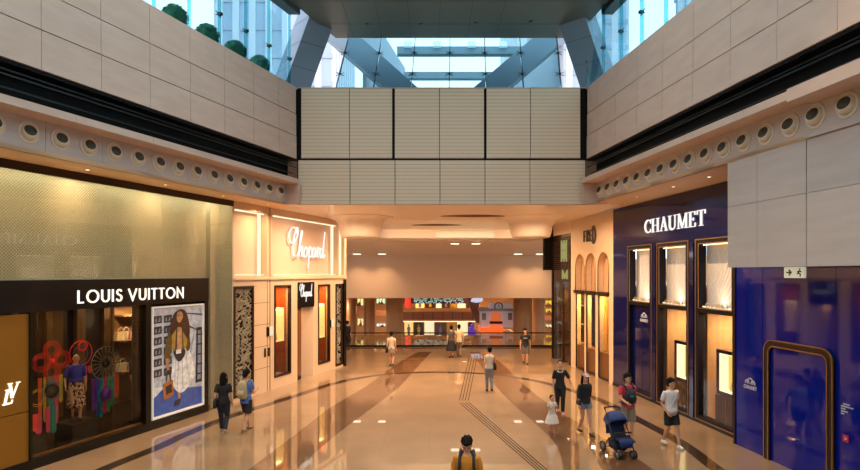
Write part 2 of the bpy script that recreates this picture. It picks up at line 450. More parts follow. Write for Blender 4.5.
# downstand stone wall at the near right
sA = FR.S(728); mb = MB()
sj = [sA, FR.S(757.5), FR.S(806.5), FR.S(806.5)+1.5, FR.S(806.5)+3.0, FR.S(806.5)+4.5, FR.S(806.5)+9]
for p, q in zip(sj, sj[1:]):
    for z0, z1 in ((4.52, 5.9), (5.9, 6.9)):
        g = .02 if abs(p-FR.S(806.5)) < .01 else .005
        mb.box((p+g, -.01, z0+.004), (q-.005, .06, z1-.004))
mb.mi = 1; mb.box((sA+.01, .03, 4.53), (sj[-1], .25, 6.89)); struct(mb.build('wall_downstand', [STONE_D, GAP], None, FR))

# soffits above the shop fronts
def strip(name, fa, fb, Ya, Yb, z, th, m):
    def pt(fr, Y): return Vector((fr.o.x + (Y)*(.34 if fr.o.x < 0 else -.122), Y, z))
    mb = MB(); mb.prism([pt(fa, Ya), pt(fb, Ya), pt(fb, Yb), pt(fa, Yb)], (0, 0, th)); return struct(mb.build(name, m))
strip('ceiling_soffit_left', LF(-13.6), LF(-12.15), 21.8, NEAR, 6.85, .1, WARMSOF)
strip('ceiling_soffit_right', RF(10.4), RF(8.38), 22.0, NEAR, 6.9, .1, WARMSOF)

# ------------------------------------------------------------------ round jet nozzles in the fascias
def nozzle(fr, s, z, label, group):
    root = thing('air_nozzle', label, 'air nozzle', s, -.0, z, fr, group)
    mb = MB(); R = .228 if fr.o.x < 0 else .232; mb.lathe([(.0, -.010), (R-.05, -.010), (R-.012, -.022), (R, -.012), (R, .0), (.0, .0)], (s, 0, z), 'y', 28); mb.build('flange', NOZ, root)
    side = 1 if fr.o.x > 0 else -1
    M = Matrix.Rotation(math.radians(-16), 3, 'X') @ Matrix.Rotation(math.radians(14*side), 3, 'Z')
    mb = MB(); mb.lathe([(.165, .03), (.165, -.03), (.155, -.07), (.132, -.105), (.118, -.108), (.112, -.05), (.11, -.02)], (s, 0, z), 'y', 28, M); mb.build('nozzle_cone', NOZ, root)
    mb = MB(); mb.lathe([(.0, -.095), (.116, -.095), (.116, -.08), (.0, -.08)], (s, 0, z), 'y', 24, M); mb.build('opening', DARKHOLE, root)
    return root
n0 = None
for side, fr, Ys, cnt in (('left', FL, 20.17, 16), ('right', FR, 19.97, 17)):
    proto = None
    for i in range(cnt):
        Y = Ys - (.653 if side == 'left' else .678)*i
        s = YS(fr, Y)
        lab = 'round ivory air nozzle in the stone fascia above the shops on the %s' % side
        if proto is None: proto = nozzle(fr, s, 7.27, lab, 'air nozzles in the %s fascia' % side)
        else:
            c = copy_tree(proto); c.location = fr.W(s, -.06 if (side == 'right' and Y < 10.76) else 0, 7.27)

# ------------------------------------------------------------------ floor
def floor_mat(name, c1, c2, rough):
    m = bpy.data.materials.new(name); m.use_nodes = True; nt = m.node_tree; b = nt.nodes['Principled BSDF']
    tc = nt.nodes.new('ShaderNodeTexCoord')
    n = nt.nodes.new('ShaderNodeTexNoise'); n.inputs['Scale'].default_value = .9; n.inputs['Detail'].default_value = 8
    r = nt.nodes.new('ShaderNodeValToRGB'); r.color_ramp.elements[0].position = .3; r.color_ramp.elements[1].position = .72
    r.color_ramp.elements[0].color = lin(c1); r.color_ramp.elements[1].color = lin(c2)
    br = nt.nodes.new('ShaderNodeTexBrick'); br.inputs['Scale'].default_value = 1; br.offset = 0
    br.inputs['Brick Width'].default_value = 1.2; br.inputs['Row Height'].default_value = .8; br.inputs['Mortar Size'].default_value = .004
    br.inputs['Color1'].default_value = (1,1,1,1); br.inputs['Color2'].default_value = (.93,.93,.93,1); br.inputs['Mortar'].default_value = (.7,.7,.7,1)
    mx = nt.nodes.new('ShaderNodeMix'); mx.data_type = 'RGBA'; mx.blend_type = 'MULTIPLY'; mx.inputs[0].default_value = 1
    L = nt.links; L.new(tc.outputs['Object'], n.inputs[0]); L.new(n.outputs[0], r.inputs[0]); L.new(tc.outputs['Object'], br.inputs[0])
    L.new(r.outputs[0], mx.inputs[6]); L.new(br.outputs[0], mx.inputs[7]); L.new(mx.outputs[2], b.inputs['Base Color'])
    b.inputs['Roughness'].default_value = rough+.2; b.inputs['Coat Weight'].default_value = 1.0; b.inputs['Specular IOR Level'].default_value = .2; b.inputs['Coat Roughness'].default_value = .02
    b.inputs['IOR'].default_value = 1.45; b.inputs['Coat IOR'].default_value = 1.62
    return m
FLOOR = floor_mat('polished beige marble', '8f755a', 'a08467', .13)
FBROWN = floor_mat('polished brown marble', '60422b', '6e4e34', .12)
FDARK = floor_mat('polished dark marble', '2c1c13', '362419', .12)
mb = MB(); mb.box((-24, -10, -.3), (24, 40.6, 0)); fl = struct(mb.build('floor', FLOOR)); 
ORG[fl.name] = Vector((0, 0, 0)) + fl.location
def inlay(name, poly, m, h=.002):
    mb = MB(); mb.prism([Vector((p[0], p[1], .0003)) for p in poly], (0, 0, h)); return mb.build(name, m, fl)
def band(name, cl, w, m, h=.002):
    """strip along ground points with widths in metres"""
    P = [Vector((p[0], p[1])) for p in cl]; n = len(P); ws = w if isinstance(w, list) else [w]*n; L_, R_ = [], []
    for i in range(n):
        d = (P[min(i+1, n-1)]-P[max(i-1, 0)]).normalized(); q = Vector((-d.y, d.x)); L_.append(P[i]+q*ws[i]/2); R_.append(P[i]-q*ws[i]/2)
    mb = MB()
    for i in range(n-1): mb.prism([(L_[i].x, L_[i].y, .0003), (R_[i].x, R_[i].y, .0003), (R_[i+1].x, R_[i+1].y, .0003), (L_[i+1].x, L_[i+1].y, .0003)], (0, 0, h))
    return mb.build(name, m, fl)
def gp(l): return [ground(*p) for p in l]
def edges(name, le, re_, m, h):
    """band between two ground polylines with equally many points, smoothed"""
    A = cr([tuple(ground(*p)[:2]) for p in le], 5); B = cr([tuple(ground(*p)[:2]) for p in re_], 5); mb = MB()
    for i in range(len(A)-1): mb.prism([(*A[i], .0003), (*B[i], .0003), (*B[i+1], .0003), (*A[i+1], .0003)], (0, 0, h))
    return mb.build(name, m, fl)
edges('brown_band', [(418,352),(398,363),(368,385),(332,406.5),(300,431),(248,470),(150,545)], [(432,352),(421,363),(401,385),(374,406.5),(341,431),(295,470),(215,545)], FBROWN, .0010)
edges('brown_band', [(470,352),(479,363),(495,385),(512,403),(537,425),(556,445),(563,470),(560,520)], [(484,352),(501,363),(524,385),(547,403),(570,420),(578,440),(579,470),(574,520)], FBROWN, .0010)
edges('brown_band', [(566,418),(577,430),(588,445),(602,470),(640,540)], [(568,417),(590,430),(618,447),(654,470),(740,540)], FBROWN, .0012)
ring = [(20,509),(106.5,468),(155,448.6),(191,432),(233.5,415.3),(270,403.9),(300,394.4),(330,384.6),(360.5,377.8),(390.7,373.9),(421,372.4),(451,372.3),(487,374),(523.7,378.7),(551,384.5),(600,400),(639,420),(681,442.5),(715,468),(760,500)]
band('dark_ring', cr([tuple(ground(*p)[:2]) for p in ring], 4), .34, FDARK, .0016)
band('dark_strip', [(-15, 33.6), (15, 33.6)], .3, FDARK, .0016)
for k in range(4):
    a = [(469+3*k, 356), (460.5+2.6*k, 399)]
    mb = MB()
tl = MB()
for k in range(4):
    P = [ground(469.5+2.6*k, 356), ground(459.5+2.9*k, 400.5)]
    for a, b in zip(P, P[1:]):
        d = (b-a).normalized(); q = Vector((-d.y, d.x, 0))*.014
        tl.prism([a+q, a-q, b-q, b+q], (0, 0, .004))
    a, b = ground(459.5+2.9*k+.5, 403.0-.2*k), ground(537+3.4*k, 470)
    b = a + (b-a)*1.3
    d = (b-a).normalized(); q = Vector((-d.y, d.x, 0))*.014
    tl.prism([a+q, a-q, b-q, b+q], (0, 0, .004))
tl.build('tactile_strip', mat('tactile strip', '33241a', .7, spec=.1), fl)

# ------------------------------------------------------------------ low ceiling past the end wall
def downlight(x, y, z, label, power, r=.16, col='ffd9a6', group=None, spread=2.6):
    root = thing('downlight', label, 'downlight', x, y, z, WORLD, group)
    mb = MB(); mb.lathe([(r, -.0), (r*1.35, -.012), (r*1.35, .0), (r, .02)], (x, y, z-.002), 'z', 20); mb.build('trim_ring', CREAM, root)
    mb = MB(); mb.lathe([(0, -.004), (r*.98, -.004), (r*.98, .0), (0, .0)], (x, y, z), 'z', 20); mb.build('diffuser', glow('downlight diffuser', 'ffe6bf', 6), root)
    lamp('lamp', 'AREA', (x, y, z-.03), power, col, r*1.6, parent=root, spread=spread)
    return root
CEIL = mat('warm ceiling plaster', 'f0deca', .40, coat=.25)
mb = MB(); 
mb.prism([(-6.2, YE+.05, 6.852), (6.9, YE+.05, 6.852), (6.6, 33, 6.852), (-3.6, 33, 6.852)], (0, 0, .2))
struct(mb.build('ceiling_lobby', CEIL))
mb = MB(); mb.prism([(-8, 33, 7.05), (-8, 33, 6.30), (-8, 40, 5.62), (-8, 40, 7.05)], (18, 0, 0)); struct(mb.build('ceiling_far', CEIL))
mb = MB(); mb.box((-10, 40, 2.65), (12, 40.8, 5.62)); struct(mb.build('wall_bulkhead', mat('tan bulkhead plaster', 'd8b492', .6)))
# recessed curved coves (turned cone shapes) either side, ceiling slots and the small skylight
for cx, lab in ((352, 'round plaster ceiling boss beside the ivory lit jewellery front'), (524, 'round plaster ceiling boss near the dark boutique on the right')):
    Yc = 25.3; xc = ((360 if cx < 400 else 531)-CX)/F*Yc
    mb = MB(); mb.lathe([(1.55, 0.02), (1.35, -.04), (1.08, -.15), (.95, -.35), (.88, -.70), (.84, -.86), (.78, -.90), (0, -.90)], (xc, Yc, 6.85), 'z', 40)
    o = mb.build('ceiling_boss', CEIL); tag(o, lab, 'ceiling boss')
for x0, x1, y0, lab in ((441, 507, 216, 'longer thin curved dark slot in the lobby ceiling'), (412, 461, 225, 'shorter thin curved dark slot in the lobby ceiling')):
    Yc = F*2.45/(HZ-y0); xa, xb = (x0-CX)/F*Yc, (x1-CX)/F*Yc
    mb = MB(); P = []
    for i in range(17):
        u = i/16; x = xa+(xb-xa)*u; P.append((x, Yc+.35*math.sin(PI*u), 6.83))
    Q = [(p[0], Yc-.55*math.sin(PI*(i/16)), 6.83) for i, p in enumerate(P)][1:-1][::-1]
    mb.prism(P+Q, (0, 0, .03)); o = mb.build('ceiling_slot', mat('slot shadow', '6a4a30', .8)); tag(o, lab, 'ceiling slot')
Yc = 32.9
def frame4(mb, s0, s1, z0, z1, w, t0, t1):
    mb.box((s0, t0, z0), (s0+w, t1, z1)); mb.box((s1-w, t0, z0), (s1, t1, z1)); mb.box((s0+w, t0, z0), (s1-w, t1, z0+w)); mb.box((s0+w, t0, z1-w), (s1-w, t1, z1)); return mb
t = thing('ceiling_lightwell', 'pale rectangular glass panel in the ceiling step before the bulkhead', 'light well', (463-CX)/F*Yc, 32.9, 6.32)
xa, xb = (436-CX)/F*Yc, (494-CX)/F*Yc
mb = MB(); mb.box((xa, 32.88, 6.40), (xb, 32.96, 6.80)); mb.build('panel', mat('pale grey glass', 'c9cbb4', .3, emit='d8d6bc', es=.3), t)
mb = MB()
frame4(mb, xa-.1, xb+.1, 6.32, 6.84, .08, 32.80, 32.98)
mb.build('frame', CEIL, t)
# square downlights on the sloping far ceiling
for i, (px, py) in enumerate(((455, 243), (476, 243), (357, 254), (382, 254), (518, 254), (540, 254))):
    # ceiling line z = 6.30 - .0971*(Y-33)
    k = (HZ-py)/F; Y = (6.30+.0971*33-EYE)/(k+.0971); Y = min(max(Y, 33.5), 38.9); x = (px-CX)/F*Y; z = 6.30-.0971*(Y-33)
    side = ['left of the pair nearer the centre', 'right of the pair nearer the centre', 'leftmost on the far ceiling', 'second from the left on the far ceiling', 'second from the right on the far ceiling', 'rightmost on the far ceiling'][i]
    root = thing('square_downlight', 'small square glowing downlight, '+side, 'downlight', x, Y, z-.02, WORLD, 'square downlights on the far ceiling')
    mb = MB(); mb.box((x-.3, Y-.3, z-.035), (x+.3, Y+.3, z+.01)); mb.build('housing', CREAM, root)
    mb = MB(); mb.box((x-.24, Y-.24, z-.06), (x+.24, Y+.24, z-.036)); mb.build('diffuser', glow('square downlight diffuser', 'fff0d4', 3), root)
    lamp('lamp', 'AREA', (x, Y, z-.09), 40, 'ffd9b0', .35, parent=root, spread=1.9)
tr = thing('added_cove_trough', 'added light trough along the ceiling step, brightening the lobby ceiling', 'light trough', 0, 32.6, 6.2)  # trough, LED and lamp added to brighten the lobby ceiling
mb = MB(); mb.box((-3.0, 32.3, 6.22), (6.0, 32.34, 6.36)); mb.box((-3.0, 32.3, 6.20), (6.0, 32.8, 6.22)); mb.build('trough', CEIL, tr)
mb = MB(); mb.box((-2.8, 32.5, 6.23), (5.8, 32.6, 6.26)); mb.build('led_line', glow('fill led', 'ffdcb0', 1), tr)
lamp('cove_fill_lamp', 'AREA', (1.5, 32.55, 6.30), 22, 'ffdcb4', 8.4, rot=(PI-.5, 0, 0), parent=tr, sy=.12)
# lobby downlights (flush, in the flat ceiling)
k = 0
for Y, xs in ((22.3, (-4.0, -1.8, .5, 2.8, 4.9)), (27.6, (-2.6, -.4, 1.9, 4.2))):
    for x in xs:
        downlight(x, Y, 6.85, 'small round flush downlight in the lobby ceiling', 230, .05, 'ffd6ac', 'flush downlights in the lobby ceiling', spread=2.9)
# soffit downlights over the two walkways
for Y in (20.5, 18.2, 15.9, 13.6, 11.3, 9.0, 6.7):
    x = -13.30+.34*Y+.55
    downlight(x, Y, 6.85, 'small downlight in the soffit above the left shop fronts', 60, .05, 'ffd09a', 'soffit downlights above the left shop fronts')
for Y in (21, 18.8, 16.6, 14.9):
    x = 9.971-.122*Y-.9
    downlight(x, Y, 6.9, 'small downlight in the soffit above the right shop fronts', 60, .05, 'ffd09a', 'soffit downlights above the right shop fronts')

# ------------------------------------------------------------------ glass balustrade at the far edge of the floor
Yb = 34.2
t = thing('glass_balustrade', 'long glass balustrade with thin dark rail across the far floor edge', 'balustrade', 1, Yb, 0)
mb = MB(); mb.box((-9, Yb-.03, .80), (12, Yb+.03, .86)); mb.build('handrail', BLACKG, t)
mb = MB(); mb.box((-9, Yb-.05, 0), (12, Yb+.05, .10)); mb.build('base_rail', BLACKG, t)
for i in range(14):
    x = -9+1.5*i; mb = MB(); mb.box((x+.02, Yb-.008, .1), (x+1.48, Yb+.008, .80)); mb.build('glass_panel', glass('low iron glass', 'fdfbf6', 0), t)
    mb = MB(); mb.box((x-.015, Yb-.02, .1), (x+.015, Yb+.02, .80)); mb.build('post', STEEL, t)
# ------------------------------------------------------------------ LEFT: big backlit store with the black shop window box
def rect(fr, x0, x1, z0, z1, t0, t1, mb=None):
    """box from pixel columns of the wall, heights in metres"""
    mb = mb or MB(); mb.box((fr.S(x0), t0, z0), (fr.S(x1), t1, z1)); return mb
sEnd = L0.S(233.3); sNear = YS(L0, NEAR); TOP = 6.72
lv = thing('backlit_glass_storefront', 'tall softly glowing dotted glass store facade over the black sign band at left', 'storefront', L0.S(120), 0, 0, L0)
BACK = mat('pale olive inner wall', 'bdb8a2', .7, noise=(.6, '9f9b86', 3, (1, 1, .3)))  # noise tones stand in for uneven blotches of light
mb = MB(); mb.box((sNear, .55, 3.62), (sEnd, .65, SOF)); mb.box((L0.S(206), .55, 0), (sEnd, .65, 3.62)); mb.box((sEnd-.05, .0, 0), (sEnd, .55, TOP)); mb.build('inner_wall', BACK, lv, L0)
# dotted screen: see-through glass carrying a fine grid of frosted dots
def dotmat():
    m = bpy.data.materials.new('dotted screen glass'); m.use_nodes = True; nt = m.node_tree; nt.nodes.clear(); L = nt.links
    tc = nt.nodes.new('ShaderNodeTexCoord'); mp = nt.nodes.new('ShaderNodeMapping'); mp.inputs['Rotation'].default_value = (0, PI/4, 0); mp.inputs['Scale'].default_value = (19, 19, 19)
    sp = nt.nodes.new('ShaderNodeSeparateXYZ'); L.new(tc.outputs['Object'], mp.inputs[0]); L.new(mp.outputs[0], sp.inputs[0])
    def fr(o):
        a = nt.nodes.new('ShaderNodeMath'); a.operation = 'FRACT'; L.new(o, a.inputs[0]); b = nt.nodes.new('ShaderNodeMath'); b.operation = 'LESS_THAN'; b.inputs[1].default_value = .62; L.new(a.outputs[0], b.inputs[0]); return b.outputs[0]
    mu = nt.nodes.new('ShaderNodeMath'); mu.operation = 'MULTIPLY'; L.new(fr(sp.outputs[0]), mu.inputs[0]); L.new(fr(sp.outputs[2]), mu.inputs[1])
    t = nt.nodes.new('ShaderNodeBsdfTransparent'); t.inputs[0].default_value = (.92, .93, .86, 1)
    d = nt.nodes.new('ShaderNodeBsdfDiffuse'); d.inputs[0].default_value = lin('b3af9b')
    tl = nt.nodes.new('ShaderNodeBsdfTranslucent'); tl.inputs[0].default_value = lin('ccc8b2')
    a = nt.nodes.new('ShaderNodeMixShader'); a.inputs[0].default_value = .5; L.new(d.outputs[0], a.inputs[1]); L.new(tl.outputs[0], a.inputs[2])
    x = nt.nodes.new('ShaderNodeMixShader'); L.new(mu.outputs[0], x.inputs[0]); L.new(t.outputs[0], x.inputs[1]); L.new(a.outputs[0], x.inputs[2])
    g = nt.nodes.new('ShaderNodeBsdfGlossy'); g.inputs['Roughness'].default_value = .02
    lw = edge_facing(nt)
    ad = nt.nodes.new('ShaderNodeMath'); ad.operation = 'ADD'; ad.inputs[1].default_value = .09; L.new(lw.outputs[0], ad.inputs[0])
    f = nt.nodes.new('ShaderNodeMixShader'); L.new(ad.outputs[0], f.inputs[0]); L.new(x.outputs[0], f.inputs[1]); L.new(g.outputs[0], f.inputs[2])
    o = nt.nodes.new('ShaderNodeOutputMaterial'); L.new(f.outputs[0], o.inputs[0]); return m
DOT = dotmat()
js = [sNear]+[L0.S(p) for p in (3, 92)]+[sEnd-.06]
js = [sNear, L0.S(3)-5.6, L0.S(3)-2.8, L0.S(3), L0.S(92), L0.S(162), L0.S(206)]
for a, b in zip(js, js[1:]):
    mb = MB(); mb.box((a+.006, .0, 4.28), (b-.006, .012, TOP)); mb.build('screen_panel', DOT, lv, L0)
mb = MB(); mb.box((L0.S(210.5), .0, .05), (sEnd-.06, .012, TOP)); mb.build('screen_panel', DOT, lv, L0)
mb = MB(); mb.box((sNear, -.02, TOP-.06), (sEnd, .06, SOF)); mb.build('head_rail', BRONZE, lv, L0)
mb = MB(); mb.box((sNear, .24, TOP-.0), (sEnd-.1, .32, TOP+.05)); mb.build('light_strip', YELG, lv, L0)
mb = MB(); mb.box((sNear, .02, 4.22), (L0.S(206), .5, 4.27)); mb.build('ledge', BACK, lv, L0)

# the black box: sign band, posts, plinth
box = thing('black_shopfront', 'black framed shop window box with bright capital letters on its band', 'shopfront', L0.S(120), 0, 0, L0)
s0 = sNear; s1 = L0.S(208.5, -.05)
mb = MB(); mb.box((s0, -.06, 3.52), (s1, .5, 4.24)); mb.build('sign_band', BLACKG, box, L0)
mb = MB(); sans(mb, 'LOUIS VUITTON', L0.S(78, -.09), L0.S(184, -.09), 3.66, 3.98, -.09, -.06, w=.125, gap=.19); mb.build('lettering', glow('letter face', 'fff0dc', 1.5), box, L0)
mb = MB(); mb.box((s0, -.06, 0), (s1, .25, .22)); mb.build('plinth', BLACKG, box, L0)
for a, b in ((30, 32.8), (146, 151.2), (205.2, 208.5)):
    mb = MB(); mb.box((L0.S(a, -.06), -.06, .22), (L0.S(b, -.06), .3, 3.52)); mb.build('post', BLACKG, box, L0)
mb = MB(); mb.box((L0.S(146), .3, .2), (s1, .5, 3.52)); mb.build('back_panel', BLACK, box, L0)
mb = MB(); mb.box((L0.S(33), .03, .22), (L0.S(146), .045, 3.52)); mb.build('window_pane', SHOPG, box, L0)
mb = MB(); mb.box((L0.S(33), .05, .2), (L0.S(146), .16, .26)); mb.build('sill', mat('brown sill', '7a4f24', .3), box, L0)
# gilded panel with the monogram
gp_ = thing('gold_panel', 'brushed gold wall panel with interlaced monogram at the left edge', 'panel', L0.S(10), 0, 0, L0)
GOLD = mat('brushed gold', '9a6d24', .38, metal=.55, bump=(30, .1, (30, 1, .3)))
mb = MB(); sp_ = L0.S(30, -.02)
for z0, z1 in ((0, .2), (.2, 1.32), (1.33, 3.5)): mb.box((sp_-6, -.02, z0), (sp_, .1, z1-.006))
mb.build('panel_face', GOLD, gp_, L0)
mb = MB(); LZ = L0.Z(10, 404); H_ = L0.Z(10, 383)-LZ; lx = L0.S(1.5, -.03); W_ = L0.S(19.5, -.03)-lx
mb.ribbon([(.34,.70),(.18,.05),(.54,.05),(.60,.20)], [.10,.10,.06,.04], -.045, -.02, ox=lx, oz=LZ, sc=H_, sx=W_)
mb.ribbon([(.20,.70),(.46,.70)], .04, -.045, -.02, ox=lx, oz=LZ, sc=H_, sx=W_); mb.ribbon([(.04,.04),(.3,.04)], .04, -.045, -.02, ox=lx, oz=LZ, sc=H_, sx=W_)
mb.ribbon([(.46,.98),(.58,.28)], .12, -.05, -.02, ox=lx, oz=LZ, sc=H_, sx=W_); mb.ribbon([(.58,.28),(.92,.98)], .05, -.05, -.02, ox=lx, oz=LZ, sc=H_, sx=W_)
mb.ribbon([(.34,.98),(.60,.98)], .04, -.05, -.02, ox=lx, oz=LZ, sc=H_, sx=W_); mb.ribbon([(.80,.98),(1.04,.98)], .04, -.05, -.02, ox=lx, oz=LZ, sc=H_, sx=W_)
mb.build('monogram', glow('monogram face', 'fff4d8', 1.6), gp_, L0)

# ---- poster: a flat print, figures as coloured shapes on its surface
pt = thing('fashion_poster', 'tall lit fashion poster of a long-haired woman in a white skirt holding a handbag', 'poster', L0.S(178), 0, .3, L0)
pa, pb = L0.S(152.2, -.02), L0.S(205, -.02); z0, z1 = .25, 3.44; W = pb-pa; Hh = z1-z0
mb = MB(); frame4(mb, pa, pb, z0, z1, .045, -.03, .1); mb.build('white_frame', mat('white frame', 'e6ddd0', .4, emit='fff0dd', es=.2), pt, L0)
PC = ['c3c2c4', '3458a8', '2b2b30', 'c08a5e', '3a2216', 'e9e4dc', '5a4a22', 'b0662e', '8a8f9a', '1c1c20', '93a0b5', 'a8843a']
PM = [mat('print ink %s' % c, c, .35, emit=c, es=.22, coat=.3, noise=(7, ''.join('%02x' % int(int(c[i:i+2], 16)*.68) for i in (0, 2, 4)), 6, (1, 1, 1))) for c in PC]
mb = MB()
def pp(mi, pts, lay):
    mb.mi = mi; t = .055 - lay*.004
    mb.prism([(pa+.06+(W-.12)*u, t, z0+.06+(Hh-.12)*v) for u, v in pts], (0, .003, 0))
def cur(pts): return cr(pts+[pts[0]], 4)[:-1]
pp(0, [(0,0),(1,0),(1,1),(0,1)], 0)
pp(1, [(0,0),(1,0),(1,.17),(.62,.20),(0,.27)], 1)
pp(5, [(0,.27),(0,.16),(.2,.24),(.2,.26)], 2)
for r in range(6):
    for c in range(2):
        x, y = .03+.19*c, .36+.1*r
        pp(2, [(x,y),(x+.15,y+.004),(x+.15,y+.075),(x,y+.07)], 2)
        pp(8, [(x+.03,y+.015),(x+.12,y+.018),(x+.12,y+.055),(x+.03,y+.05)], 3)
        pp(2, [(x+.06,y+.015),(x+.08,y+.018),(x+.1,y+.055),(x+.05,y+.05)], 4)
pp(9, [(.86,.22),(1,.22),(1,.78),(.88,.78)], 2); pp(8, [(.9,.25),(.97,.25),(.97,.75),(.91,.75)], 3)
for q in range(5): pp(9, [(.89,.3+.1*q),(1,.3+.1*q),(1,.315+.1*q),(.89,.315+.1*q)], 4)
pp(2, [(.66,.93),(1,.90),(1,.915),(.66,.94)], 3); pp(2, [(.7,.8),(1,.72),(1,.735),(.7,.815)], 3)
pp(10, [(.62,.2),(.64,.2),(.86,.8),(.84,.8)], 3)
pp(5, cur([(.40,.56),(.58,.58),(.72,.56),(.84,.34),(.80,.27),(.62,.17),(.48,.18),(.36,.30)]), 5)
for a, b in (((.5,.54),(.46,.2)), ((.56,.55),(.58,.19)), ((.64,.54),(.72,.24)), ((.44,.52),(.40,.28))): pp(0, [a, (a[0]+.015,a[1]), (b[0]+.02,b[1]), b], 6)
pp(6, cur([(.34,.82),(.46,.85),(.60,.84),(.70,.76),(.74,.6),(.66,.56),(.64,.68),(.60,.56),(.42,.56),(.38,.68),(.32,.5),(.22,.52),(.26,.7)]), 6)
pp(11, cur([(.36,.80),(.44,.82),(.42,.6),(.37,.62)]), 7); pp(11, cur([(.58,.81),(.66,.76),(.66,.62),(.6,.6)]), 7)
pp(3, [(.47,.86),(.55,.86),(.57,.58),(.46,.58)], 8)
pp(2, cur([(.38,.58),(.62,.58),(.60,.51),(.50,.47),(.42,.52)]), 9); pp(5, [(.44,.59),(.54,.59),(.54,.55),(.44,.55)], 10)
pp(4, cur([(.44,.96),(.56,.98),(.66,.93),(.72,.78),(.70,.68),(.62,.72),(.54,.80),(.46,.80),(.36,.74),(.32,.80),(.38,.92)]), 9)
pp(3, cur([(.47,.955),(.54,.955),(.575,.91),(.54,.865),(.50,.85),(.46,.87),(.45,.91)]), 11)
pp(4, [(.47,.92),(.50,.922),(.50,.914),(.47,.912)], 12); pp(4, [(.53,.922),(.555,.92),(.555,.912),(.53,.914)], 12); pp(7, [(.49,.882),(.53,.882),(.52,.873),(.50,.873)], 12)
pp(3, [(.24,.52),(.30,.52),(.31,.40),(.27,.40)], 7)
pp(7, [(.19,.29),(.38,.31),(.40,.16),(.20,.13)], 8); pp(2, [(.24,.26),(.35,.27),(.36,.19),(.25,.18)], 9)
pp(4, cur([(.24,.30),(.26,.40),(.33,.40),(.34,.31),(.32,.31),(.30,.37),(.28,.37),(.26,.30)]), 9)
pp(3, [(.47,.2),(.53,.19),(.54,.10),(.50,.10)], 4); pp(2, [(.44,.10),(.56,.11),(.52,.05),(.40,.05)], 5)
mb.build('print', PM, pt, L0)

# ---- interior seen through the window
room = thing('shop_interior', 'dim dark interior of the shop behind the black framed window', 'shop interior', L0.S(120), 3, 0, L0)
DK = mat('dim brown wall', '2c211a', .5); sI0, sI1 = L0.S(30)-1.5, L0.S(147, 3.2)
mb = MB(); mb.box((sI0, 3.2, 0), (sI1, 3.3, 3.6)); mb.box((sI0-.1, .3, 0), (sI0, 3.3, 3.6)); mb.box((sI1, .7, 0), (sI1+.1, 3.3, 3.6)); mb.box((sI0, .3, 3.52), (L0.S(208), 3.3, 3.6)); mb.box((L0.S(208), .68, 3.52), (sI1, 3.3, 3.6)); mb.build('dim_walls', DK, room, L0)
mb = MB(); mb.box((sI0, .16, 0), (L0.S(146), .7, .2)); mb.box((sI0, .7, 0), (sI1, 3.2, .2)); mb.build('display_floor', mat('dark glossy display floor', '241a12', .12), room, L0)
mb = MB()
for i in range(10):
    s = sI0+.4+i*.95; mb.box((s, 3.0, .2), (s+(.28 if i % 2 else .5), 3.15, 3.5))
mb.build('wall_fin', mat('bronze wall fins', '6b5132', .35, metal=.4), room, L0)
for s, t, p in ((L0.S(60), 1.0, 15), (L0.S(100), 1.0, 15), (L0.S(125, 2), 2.0, 30), (L0.S(60, 2), 2.0, 20)):
    lamp('shop_spot', 'AREA', (s, t, 3.48), p, 'ffd9a8', .25, parent=room)
# back shelves with bags
sh = thing('display_shelf', 'lit wall shelves with small pale handbags deep in the dark shop', 'shelf', L0.S(128, 2.7), 2.8, .2, L0)
a, b = L0.S(119, 2.7), L0.S(140, 2.7)
mb = MB()
for z in (1.2, 2.2, 3.0): mb.box((a, 2.5, z), (b, 2.9, z+.05))
mb.box((a, 2.9, .2), (b, 2.98, 3.4)); mb.build('shelf_unit', mat('tan shelf back', '8d6c44', .5), sh, L0)
lamp('shelf_lamp', 'AREA', ((a+b)/2, 2.3, 3.3), 40, 'ffe0b0', .3, parent=sh)
def bag(fr, s, t, z, w, col, label, group=None):
    r = thing('handbag', label, 'handbag', s, t, z, fr, group)
    m = mat('leather '+col, col, .35)
    mb = MB(); mb.prism([(s-w/2, t-.06, z), (s+w/2, t-.06, z), (s+w*.42, t-.06, z+w*.62), (s-w*.42, t-.06, z+w*.62)], (0, .14, 0)); mb.build('bag_body', m, r)
    mb = MB(); mb.tube([(s+w*.25*math.cos(q), t, z+w*.6+w*.35*math.sin(q)) for q in [PI*i/10 for i in range(11)]], .012, 6); mb.build('handle', m, r)
    return r
for i, (px, z, c, n) in enumerate(((122, 2.25, 'c9b08a', 'pale tan'), (127.5, 2.25, 'e6dcc8', 'ivory'), (133, 2.25, '9a3a2a', 'red'), (124, 1.25, 'd8cbb0', 'cream'), (132, 1.25, '4a3a55', 'plum'))):
    bag(L0, L0.S(px, 2.65), 2.7, z, .42, c, '%s handbag on the %s shelf deep in the dark shop' % (n, 'middle' if z > 2 else 'lower'))
